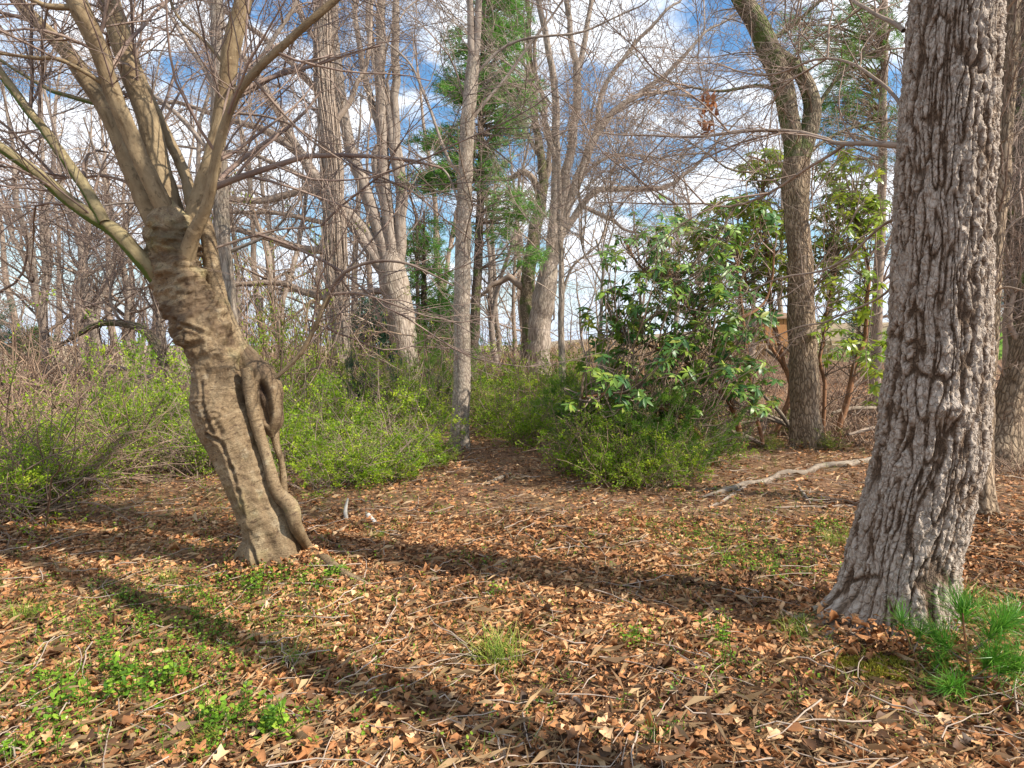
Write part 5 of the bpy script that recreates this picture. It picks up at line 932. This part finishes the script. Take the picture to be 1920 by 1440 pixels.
# ------------------------------------------------------------------ leaf litter
def litter():
    g = rng(400); N = 190000
    y = g.uniform(1.55, 17, N); x = g.uniform(-1, 1, N) * (y * .9 + .6); w = (y * .9 + .6) / 15.9 * np.where(y < 5.5, 1, (5.5 / y) ** 1.35); keep = g.random(N) < w * 1.75; x, y = x[keep], y[keep]
    # near field top-up
    n2 = 110000; y2 = g.uniform(1.55, 5.5, n2); x2 = g.uniform(-1, 1, n2) * (y2 * .9 + .6); k2 = g.random(n2) < (y2 * .9 + .6) / 5.5; x = np.concatenate([x, x2[k2]]); y = np.concatenate([y, y2[k2]])
    bare = fbm(np.stack([x * .9, y * .9, x * 0], -1), 3, 60); keep = g.random(len(x)) < np.where(bare > .35, .6, 1.); x, y = x[keep], y[keep]; n = len(x)
    z = terrain(x, y) + g.uniform(.0, .035, n)
    for tx, ty, tr_, hh_ in ((2.12, 3.3, .42, .10), (-1.66, 4.3, .27, .08), (-.79, 9.2, .2, .08), (4.4, 9.2, .35, .1)): z = z + hh_ * g.random(n) * np.exp(-(np.maximum(np.hypot(x - tx, y - ty) - tr_, 0) / .10) ** 2)
    C = np.stack([x, y, z], -1); az = g.uniform(0, 6.28, n)
    tilt = g.normal(size=(n, 3)) * .38 + [0, 0, 1]; D = np.stack([np.cos(az), np.sin(az), g.normal(size=n) * .15], -1)
    L = np.clip(g.lognormal(-3.46, .46, n), .016, .062); Wd = L * g.uniform(.28, .72, n); patch = .15 * fbm(np.stack([x * 1.5, y * 1.5, x * 0], -1), 2, 61)
    T = np.clip(g.beta(2.1, 2.5, n) + patch, 0, 1); cu = g.normal(size=n) * 2.8
    C = C - nrm(D) * (L * .5)[:, None]
    near = y < 4.3; size = L / y; order = np.argsort(-np.where(near & (np.abs(x / y) < .8) & (y > 2.25), size, 0)); one = order[:300]; m = np.ones(n, bool); m[one] = False
    lb = MB(); a = m & near; b = m & ~near; a0 = a & (y < 3.5); a = a & ~a0; lb.leaves(C[a0], D[a0], tilt[a0], L[a0], Wd[a0], OVAL, T[a0], cu[a0] * .8)
    lb.leaves(C[a], D[a], tilt[a], L[a], Wd[a], LEAF8 if False else LEAF6, T[a], cu[a]); lb.leaves(C[b], D[b], tilt[b], L[b] * 1.15, Wd[b] * 1.15, LEAF4, T[b], cu[b] * 1.5)
    o = lb.obj('leaf_litter', M['litter'], None, 'stuff'); tag(o, 'carpet of dry brown fallen leaves over the whole woodland floor', 'leaf litter')
    # lobed single leaves, part of the ground
    MS = []
    for s in range(6):
        q = rng(500 + s); na = 16; ang = np.linspace(0, 2 * np.pi, na, endpoint=False); lob = q.integers(3, 6); rr = (.5 + (.13 if s % 2 else .05) * np.cos(ang * lob)) * (1 + .06 * q.normal(size=na)); vx = .5 + rr * np.cos(ang); vy = rr * np.sin(ang) * q.uniform(.75, 1.0)
        cz = q.uniform(.3, .8) * (vy ** 2) * 2 * q.choice([-1, 1]) + q.uniform(-.2, .35) * (vx - .5) ** 2 + .03 * q.normal(size=na)
        V = np.vstack([np.stack([vx, vy, cz], -1), [[.5, 0, -.02], [.25, 0, 0], [.75, 0, -.02]]]); T_ = []
        for k in range(na):
            k2 = (k + 1) % na; mx_ = (vx[k] + vx[k2]) / 2; c = na if .35 < mx_ < .65 else (na + 1 if mx_ <= .35 else na + 2); T_.append((k, k2, c))
            kx = na if .35 < (vx[k2] + vx[(k2 + 1) % na]) / 2 < .65 else (na + 1 if (vx[k2] + vx[(k2 + 1) % na]) / 2 <= .35 else na + 2)
            if kx != c: T_.append((k2, kx, c))
        me = mk_mesh('fallen_leaf', V, None, np.array(T_)); me.materials.append(M['litter_one']); MS.append(me)
    from mathutils import Matrix
    for j, k in enumerate(one):
        o = bpy.data.objects.new('fallen_leaf', MS[j % 6]); COL.objects.link(o); o.parent = ground; X = Vector(D[k]).normalized(); Z = Vector(tilt[k]) + Vector((0, -.15, .5)); Z = (Z - Z.dot(X) * X).normalized(); Y = Z.cross(X)
        s = float(L[k]); o.matrix_local = Matrix.Translation(Vector(C[k]) + Vector((0, 0, .012))) @ Matrix((X, Y, Z)).transposed().to_4x4() @ Matrix.Diagonal((s, s * float(g.uniform(.7, 1.)), s, 1))
    # straw and small twigs
    sb = MB(); n = 46000; y = 1.6 + 13 * g.random(n) ** 1.25; x = g.uniform(-1, 1, n) * (y * .9 + .5); C = np.stack([x, y, terrain(x, y) + g.uniform(.015, .05, n)], -1); az = g.normal(size=n) * 1.1 + .3
    D = np.stack([np.cos(az), np.sin(az), g.normal(size=n) * .18], -1); L = g.uniform(.03, .16, n); sb.leaves(C, D, g.normal(size=(n, 3)) * .4 + [0, 0, 1], L, g.uniform(.0015, .0045, n), LEAF4, g.random(n), g.normal(size=n) * 1.5)
    o = sb.obj('dry_grass', M['field_grass'], None, 'stuff', smooth=False); tag(o, 'thin dry grass straws strewn among the fallen leaves', 'dry grass')
    tb = MB(); n = 1500; y = 1.7 + 13 * g.random(n) ** 1.4; x = g.uniform(-1, 1, n) * (y * .9 + .4); az = g.uniform(0, 6.28, n); L = g.uniform(.08, .45, n); P = np.zeros((n, 6, 3)); d = np.stack([np.cos(az), np.sin(az), 0 * az], -1); P[:, 0] = np.stack([x, y, 0 * x], -1)
    for k in range(1, 6): P[:, k] = P[:, k - 1] + d * (L / 5)[:, None]; d = nrm(d + g.normal(size=(n, 3)) * [.18, .18, .0])
    P[:, :, 2] = terrain(P[:, :, 0], P[:, :, 1]) + .03 + g.uniform(0, .03, (n, 1)) + g.normal(size=(n, 6)) * .006; tb.tubes(P, np.linspace(1, .5, 6)[None] * g.uniform(.0015, .005, n)[:, None], 4)
    o = tb.obj('twig_litter', M['twig_pale'], None, 'stuff'); tag(o, 'small dead twigs scattered over the fallen leaves', 'twigs')
litter()

# ------------------------------------------------------------------ small green plants
def plantlets(mb, cx, cy, g, n, spread, h=.07, leaf=.018, nl=9):
    spread = spread * (1.5 if n > 27 else 1); px_ = cx + g.normal(size=n) * spread; py_ = cy + g.normal(size=n) * spread; hh = h * g.uniform(.4, 1.3, n)
    idx = np.repeat(np.arange(n), nl); t = g.random(len(idx)); x = px_[idx] + g.normal(size=len(idx)) * .018; y = py_[idx] + g.normal(size=len(idx)) * .018; z = terrain(x, y) + .02 + hh[idx] * t; C = np.stack([x, y, z], -1)
    az = g.uniform(0, 6.28, len(idx)); D = np.stack([np.cos(az), np.sin(az), g.uniform(-.2, .7, len(idx))], -1); L = leaf * g.uniform(.45, 1.25, len(idx))
    mb.leaves(C, D, g.normal(size=C.shape) * .3 + [0, 0, 1], L, L * .62, LEAF6, np.clip(.5 + .3 * g.normal(size=len(idx)) + .3 * (t - .5), 0, 1), g.normal(size=len(idx)))
    P = np.zeros((n, 3, 3)); P[:, :, 0] = px_[:, None]; P[:, :, 1] = py_[:, None]; P[:, :, 2] = terrain(px_, py_)[:, None] + np.array([0, .5, 1])[None] * (hh + .02)[:, None]; P[:, 1:, :2] += g.normal(size=(n, 2, 2)) * .006; return P
g = rng(600); gc = MB(); gs = MB()
PATCH = [(400, 1120, .3, 110), (300, 1180, .25, 100), (500, 1150, .25, 70), (180, 1120, .3, 60), (420, 1220, .25, 60), (480, 1090, .16, 50), (620, 1090, .08, 14), (240, 1150, .2, 30), (60, 1250, .25, 30), (330, 1330, .18, 40), (120, 1360, .16, 30), (440, 1380, .1, 26), (520, 1360, .08, 20), (1380, 1040, .28, 80), (1430, 1060, .2, 70), (1340, 1000, .22, 30), (900, 1060, .12, 10), (1190, 1200, .08, 10), (840, 960, .2, 14), (720, 1000, .15, 10), (650, 1250, .2, 14), (760, 1340, .2, 12), (1000, 1330, .2, 8), (1250, 1000, .3, 24), (1100, 1000, .3, 16), (1560, 1010, .15, 16), (540, 1030, .15, 16), (230, 1000, .4, 20), (100, 1080, .3, 20), (350, 950, .3, 30), (600, 940, .4, 50), (800, 900, .4, 40), (1300, 960, .3, 40), (1500, 960, .4, 30), (1450, 870, .5, 40), (960, 960, .5, 20), (1300, 1330, .2, 8), (1400, 1290, .15, 10), (230, 1280, .12, 30)]
for px_, py_, sp, n in PATCH:
    p = G(px_, py_); gs.tubes(plantlets(gc, p[0], p[1], g, n, sp), np.full((n, 3), .0015), 3)
n = 500; yy = 1.8 + 9 * g.random(n); xx = g.uniform(-1, 1, n) * yy * .85
for k in range(0, n, 10): gs.tubes(plantlets(gc, xx[k], yy[k], g, 3, .12, .05, .014, 7), np.full((3, 3), .0013), 3)
gb = MB(); gg = rng(605)
for px_, py_, sp, n in [(250, 1180, .5, 500), (480, 1150, .35, 350), (60, 1260, .4, 350), (150, 1380, .35, 400), (620, 1180, .35, 260), (350, 1060, .5, 260), (1400, 1060, .45, 420), (1250, 1120, .4, 160), (850, 1180, .5, 220), (1000, 1080, .6, 220), (1500, 980, .5, 300), (560, 960, .6, 300), (300, 970, .6, 300), (1150, 1000, .7, 260), (1650, 1290, .25, 260), (1850, 1300, .3, 300), (900, 1370, .3, 120)]:
    p = G(px_, py_); x = p[0] + gg.normal(size=n) * sp; y = np.maximum(p[1] + gg.normal(size=n) * sp, 1.7); az = gg.uniform(0, 6.28, n); C = np.stack([x, y, terrain(x, y) + .01], -1)
    gb.leaves(C, np.stack([np.cos(az) * .7, np.sin(az) * .7, gg.uniform(.2, 1., n)], -1), np.stack([-np.cos(az), -np.sin(az), 0 * az + .7], -1), gg.uniform(.04, .12, n), np.full(n, .003), BLADE, gg.random(n) * .8, gg.uniform(.5, 2., n))
ob = gb.obj('grass', M['grass'], None, 'stuff', smooth=False); tag(ob, 'thin short green grass blades sprouting between the fallen leaves', 'grass')
o = gc.obj('ground_cover', M['weed'], None, 'stuff'); tag(o, 'scattered small bright-green seedlings growing through the fallen leaves', 'ground cover')
gs.obj('stems', M['grass'], o, 'stuff')
WD = [('bushiest bright green weed clump, at the lower left', 215, 1310, .11, 26, .13, .034), ('small lush green plant right of the lower left clump', 300, 1300, .08, 12, .10, .03), ('leafy green sprig at bottom left beside dark hole', 525, 1385, .05, 9, .12, .036), ('green weed clump at the base of the leaning trunk', 490, 1100, .09, 14, .10, .026),
      ('green seedling cluster on the leaves at centre right', 1425, 1075, .12, 22, .14, .02), ('leafy sprig growing in the trunk shadow left of the mossy root', 1345, 1210, .05, 10, .14, .022), ('small green sprig on the bare leaves right of centre', 1355, 1255, .03, 6, .12, .018), ('small leafy sprig at the shadow edge, centre', 1190, 1215, .05, 7, .10, .02),
      ('tiny bright seedling at centre beside the long shadow', 935, 1120, .03, 5, .10, .02), ('green plant beside the surface root of the leaning tree', 630, 1082, .03, 8, .07, .03), ('low green weed patch at the left edge', 45, 1300, .12, 16, .07, .024), ('green weed patch at the lower left corner', 70, 1400, .08, 12, .08, .03),
      ('green sprig near the bottom edge, left of centre', 420, 1350, .06, 10, .10, .03), ('thin green weeds left of the big trunk', 1560, 1000, .08, 14, .12, .02)]
for k, (lab, px_, py_, sp, n, h, lf) in enumerate(WD):
    p = G(px_, py_); m1 = MB(); m2 = MB(); m2.tubes(plantlets(m1, p[0], p[1], g, n, sp, h, lf, 12), np.full((n, 3), .002), 3); r_ = thing('weed_clump', lab, 'weed'); m1.obj('foliage', M['weed'], r_, 'stuff'); m2.obj('stems', M['grass'], r_, 'stuff'); set_at(r_, tuple(float(a) for a in p))
def tuft(name, lab, px_, py_, n, h, sp, mat, g, lean=.5):
    p = G(px_, py_); az = g.uniform(0, 6.28, n); C = p + np.stack([g.normal(size=n) * sp, g.normal(size=n) * sp, 0 * az], -1); D = np.stack([np.cos(az) * lean, np.sin(az) * lean, g.uniform(.3, 1., n)], -1); L = h * g.uniform(.5, 1.2, n)
    tv = ([(0, -.5, 0), (0, .5, 0), (.4, -.4, .06), (.4, .4, .06), (.75, -.25, .0), (.75, .25, .0), (1, 0, -.2)], [(0, 1, 3), (0, 3, 2), (2, 3, 5), (2, 5, 4), (4, 5, 6)])
    N = np.stack([-np.cos(az), -np.sin(az), 0 * az + .6], -1); m_ = MB(); m_.leaves(C - p, D, -N * -1, L, np.full(n, .004), tv, g.random(n), g.uniform(.6, 2.4, n)); o = m_.obj(name, mat, smooth=False); o.location = tuple(p); o['kind'] = 'thing'; tag(o, lab, 'grass tuft'); return o
for a in [('grass_tuft', 'yellow-green grass tuft standing in the sunlit leaves at bottom centre', 935, 1250, 160, .24, .05), ('grass_tuft', 'dark green grass tuft by the left edge', 50, 1160, 130, .14, .05), ('grass_tuft', 'small grass tuft in the shadow left of the leaning trunk', 320, 1092, 50, .12, .025), ('grass_tuft', 'sparse grass blades in the leaves near the bleached branch', 712, 1010, 50, .10, .04),
          ('grass_tuft', 'green grass clump at the bottom edge, left', 385, 1400, 70, .13, .035), ('grass_tuft', 'grass clump growing over the mossy root', 1500, 1195, 90, .14, .06), ('grass_tuft', 'thin dark grass clump left of the big trunk', 1565, 1020, 120, .15, .06), ('grass_tuft', 'few long thin grass blades below the leaning trunk', 560, 1250, 22, .26, .04)]:
    tuft(a[0], a[1], a[2], a[3], a[4], a[5], a[6], M['grass'], rng(a[2]))
# lawn grass and dry field
def fields():
    g = rng(610); n = 9000; x = g.uniform(12, 34, n); y = g.uniform(22, 36, n); C = np.stack([x, y, terrain(x, y)], -1); mb = MB(); az = g.uniform(0, 6.28, n); mb.leaves(C, np.stack([np.cos(az) * .3, np.sin(az) * .3, 0 * az + 1], -1), g.normal(size=(n, 3)), g.uniform(.06, .14, n), np.full(n, .05), LEAF4, g.random(n) * .6)
    o = mb.obj('lawn_grass', M['weed'], None, 'stuff'); tag(o, 'bright green mown grass on the rise at the right', 'grass')
    n = 26000; y = 22 + 60 * g.random(n) ** 1.3; x = g.uniform(-.5, .48, n) * y; k = x < 12; x, y = x[k], y[k]; n = len(x); C = np.stack([x, y, terrain(x, y)], -1); mb = MB(); az = g.uniform(0, 6.28, n)
    mb.leaves(C, np.stack([np.cos(az) * .5, np.sin(az) * .5, 0 * az + 1], -1), g.normal(size=(n, 3)), g.uniform(.3, .9, n), g.uniform(.02, .04, n), LEAF4, g.random(n)); o = mb.obj('field_grass', M['field_grass'], None, 'stuff'); tag(o, 'tall dry brown grass of the field beyond the trees', 'dry grass')
fields()
# long-needled pine seedlings at the lower right
def seedling(label, stem, whorls, d, g, nn=80, nl=.15):
    root = thing('pine_seedling', label, 'pine seedling'); P, r = px_path(stem, d, d, 14); mb = MB(); mb.tubes(P[None], r[None], 7); mb.obj('stem', M['red_stem'], root); paths = []; fm = MB(); bm = MB()
    for (x, y, dd, L) in whorls:
        e = W(x, y, dd); i = int(np.argmin(np.linalg.norm(P - (e - [0, 0, .08]), axis=1))); s = P[i]; Pb, rb = smooth_path([s, (s + e) / 2 - [0, 0, .01], e], [.004, .0035, .003], 6); bm.tubes(Pb[None], rb[None], 5); t = nrm(Pb[-1] - Pb[-2]) if np.linalg.norm(e - s) > .02 else np.array([0, 0, 1.])
        for f in (1., .8, .6):
            n = int(nn * f); c = s * (1 - f) + e * f; dr = t * .5 + [0, 0, .25] + g.normal(size=(n, 3)) * .55; fm.leaves(np.repeat(c[None], n, 0), dr, g.normal(size=(n, 3)) + [0, 0, 1], 1.25 * L * g.uniform(.75, 1.15, n), np.full(n, .0028), BLADE, np.clip(g.random(n) * .7 + .15, 0, 1), g.uniform(.8, 2.2, n))
    bm.obj('branches', M['twig'], root, 'stuff'); fm.obj('needles', M['sapling'], root, 'stuff', smooth=False); set_at(root, tuple(float(a) for a in P[0]))
seedling('young long-needled pine with drooping bright needles at lower right corner', [(1838, 1345, 7), (1825, 1290, 6), (1812, 1220, 5), (1805, 1150, 4)], [(1805, 1150, 2.75, .15), (1880, 1175, 2.7, .16), (1905, 1255, 2.6, .15), (1760, 1200, 2.8, .13), (1860, 1240, 2.65, .14), (1780, 1290, 2.6, .12), (1895, 1160, 2.8, .14)], 2.7, rng(620))
seedling('small pale pine seedling in front of the big trunk base', [(1745, 1300, 5), (1720, 1240, 4), (1692, 1170, 3)], [(1690, 1165, 2.85, .10), (1725, 1190, 2.8, .09), (1765, 1240, 2.75, .09)], 2.8, rng(621), 30)
seedling('tiny dark pine seedling at the bottom edge, left of the big trunk', [(1180, 1425, 4), (1190, 1415, 3), (1200, 1405, 2)], [(1225, 1390, 2.35, .09), (1140, 1410, 2.35, .07)], 2.36, rng(622), 14, .08)
# moss cushions
def moss(lab, px_, py_, sx, n, g):
    p = G(px_, py_); a = g.uniform(0, 6.28, n); q = np.sqrt(g.random(n)); x = p[0] + sx * q * np.cos(a); y = p[1] + sx * .6 * q * np.sin(a); C = np.stack([x, y, terrain(x, y) + .02 + .022 * (1 - q ** 2)], -1); rg = fbm(C * [14, 14, 0], 3, 71) + .45 * (1 - q); C = C[rg > .12]; n = len(C); mb = MB()
    mb.leaves(C, g.normal(size=(n, 3)) * .5 + [0, 0, 1], g.normal(size=(n, 3)), g.uniform(.008, .02, n), np.full(n, .006), LEAF4, g.random(n)); o = mb.obj('moss', M['moss'], None, 'stuff'); tag(o, lab, 'moss')
M['moss'] = leaf_mat('moss_tip', [(0, (.10, .10, .012)), (.6, (.25, .22, .02)), (1, (.40, .36, .05))], .2)
moss('golden-green moss patch right below the big trunk', 1640, 1260, .2, 3800, rng(630)); moss('green moss patch on the ground along the long root', 1500, 1180, .16, 2600, rng(631)); moss('small moss patch behind the pine seedling', 1790, 1260, .12, 1500, rng(632))

# ------------------------------------------------------------------ shed, fence and house on the rise
def box(mb, c, s, rz=0):
    V = np.array([(x, y, z) for x in (-.5, .5) for y in (-.5, .5) for z in (0, 1)], float) * s; cr_, sr = math.cos(rz), math.sin(rz); V = np.stack([V[:, 0] * cr_ - V[:, 1] * sr, V[:, 0] * sr + V[:, 1] * cr_, V[:, 2]], -1) + c
    mb.add(V, np.array([(0, 1, 3, 2), (4, 6, 7, 5), (0, 4, 5, 1), (2, 3, 7, 6), (0, 2, 6, 4), (1, 5, 7, 3)]), None, V)
def flatmat(name, a, b, sc=3):
    m = NM(name); gN = m.n('ShaderNodeNewGeometry'); m.col(m.ramp(m.noise(gN.outputs['Position'], sc, 4, .6, 0, (1, 1, .2)), [(.3, a), (.7, b)])); return m.m
M['shedwood'] = flatmat('orange_brown_boards', (.34, .15, .06), (.50, .25, .11)); M['shedroof'] = flatmat('shed_roof', (.17, .10, .06), (.25, .16, .10)); M['darkmetal'] = flatmat('dark_hinge', (.03, .03, .03), (.05, .05, .05))
M['siding'] = flatmat('pale_siding', (.55, .55, .56), (.66, .66, .67)); M['roofing'] = flatmat('house_shingles', (.17, .165, .17), (.27, .26, .26)); M['fencewood'] = flatmat('weathered_rail', (.30, .20, .12), (.45, .32, .20)); M['glass'] = flatmat('window_glass', (.05, .07, .09), (.10, .13, .16)); M['glass'].node_tree.nodes['Principled BSDF'].inputs['Roughness'].default_value = .1
def shed():
    d = 29.0; p = GP(1443, d); z = W(1443, 655, d)[2]; root = thing('shed', 'orange-brown wooden garden shed glimpsed between rhododendron and forked oak', 'shed', (float(p[0]), d, float(z)), .0)
    w, dep, h = 2.1, 2.2, 1.42
    mb = MB(); box(mb, [0, dep / 2 + .03, -.4], [w - .06, dep, h + .38]); mb.obj('wall', M['fencewood'], root, smooth=False)
    n = 9; bwid = w / n
    for k in range(n):
        mb = MB(); box(mb, [-w / 2 + (k + .5) * bwid, .0 + .004 * (k % 2), -.4], [bwid - .035, .04, h + .4]); mb.obj('plank', M['shedwood'], root, smooth=False)
    mb = MB(); V = np.array([(-w / 2 - .12, -.15, h), (w / 2 + .12, -.15, h), (w / 2 + .12, dep + .15, h), (-w / 2 - .12, dep + .15, h), (-w / 2 - .12, dep / 2, h + .3), (w / 2 + .12, dep / 2, h + .3)]); V = np.vstack([V, V + [0, 0, .06]])
    mb.add(V, np.array([(0, 1, 5, 4), (2, 3, 4, 5), (6, 7, 11, 10), (8, 9, 10, 11), (0, 6, 7, 1), (3, 2, 8, 9)]), np.array([(0, 4, 3), (1, 2, 5)]), V); mb.obj('roof', M['shedroof'], root, smooth=False)
    for sx in (-.36, .36):
        mb = MB(); box(mb, [.2 + sx, -.035, -.1], [.68, .03, h - .15]); dd = mb.obj('door', M['shedwood'], root, smooth=False); m2 = MB(); box(m2, [.2 + sx * .1, -.065, .7], [.05, .03, .22]); m2.obj('handle', M['darkmetal'], dd, smooth=False)
    mb = MB(); box(mb, [-.76, -.035, .75], [.36, .03, .36]); f = mb.obj('window', M['darkmetal'], root, smooth=False); mb = MB(); box(mb, [-.76, -.055, .79], [.28, .02, .28]); mb.obj('pane', M['glass'], f, smooth=False)
shed()
def fence():
    root = thing('rail_fence', 'low weathered board rail at the lawn edge right of the forked oak', 'fence'); A, B = W(1528, 648, 27), W(1640, 648, 27); L = B[0] - A[0]
    for k in range(5):
        x = A[0] + L * k / 4; z = float(terrain(x, 27)); mb = MB(); box(mb, [x, 27.05, z - .2], [.12, .12, A[2] - z + .35]); mb.obj('post', M['fencewood'], root, smooth=False)
    for k in range(4):
        for dz in (-.12, .08): mb = MB(); box(mb, [A[0] + L * (k + .5) / 4, 26.95, A[2] + dz], [L / 4 - .02, .04, .14]); mb.obj('board', M['fencewood'], root, smooth=False)
    set_at(root, (float(A[0]), 27., float(terrain(A[0], 27))))
fence()
def house():
    d = 42.; p = GP(1935, d); z = float(p[2]); root = thing('house', 'pale house with grey shingled roof just visible at the right edge', 'house', (float(p[0]), d, z)); w, dep, h = 7., 8., 2.7
    mb = MB(); box(mb, [0, dep / 2, -.5], [w, dep, h + .5]); mb.obj('wall', M['siding'], root, smooth=False)
    mb = MB(); V = np.array([(-w / 2 - .4, -.4, h), (w / 2 + .4, -.4, h), (w / 2 + .4, dep + .4, h), (-w / 2 - .4, dep + .4, h), (-w / 2 - .4, dep / 2, h + 1.5), (w / 2 + .4, dep / 2, h + 1.5)]); V = np.vstack([V, V + [0, 0, .12]])
    mb.add(V, np.array([(0, 1, 5, 4), (2, 3, 4, 5), (6, 7, 11, 10), (8, 9, 10, 11), (0, 6, 7, 1), (3, 2, 8, 9)]), np.array([(0, 4, 3), (1, 2, 5)]), V); mb.obj('roof', M['roofing'], root, smooth=False)
    for x in (-2.2, 0., 2.2):
        mb = MB(); box(mb, [x, -.03, .9], [1.0, .06, 1.2]); f = mb.obj('window', M['siding'], root, smooth=False); mb = MB(); box(mb, [x, -.07, .97], [.84, .03, 1.06]); mb.obj('pane', M['glass'], f, smooth=False)
house()

# ------------------------------------------------------------------ trees just outside the frame (their shadows lie on the leaves)
for k, (x, y, v, s, rz, lean, lab) in enumerate([(3.25, .7, 6, 1., .6, (0, -.29), 'leaning bare tree beside the viewer, just outside the photo at the right')]):
    o = thing('bare_tree', lab, 'tree', (x, y, float(terrain(x, y))), rz, None, (s * .68, s * .68, s)); o.rotation_euler = (lean[1], lean[0], rz)
    for nm, me, mt in (('trunk', BV[v][0], M['far_bark']), ('crown', BV[v][1], M['twig'])):
        c = bpy.data.objects.new(nm, me); COL.objects.link(c); c.parent = o
        if not me.materials: me.materials.append(mt)
        c.material_slots[0].link = 'OBJECT'; c.material_slots[0].material = mt
        if nm == 'crown': c['kind'] = 'stuff'
tri = 0
for me in bpy.data.meshes: tri += sum(1 for _ in ()) + (len(me.loops) - 2 * len(me.polygons))
print('TRIANGLES', tri, 'OBJECTS', len(bpy.data.objects))
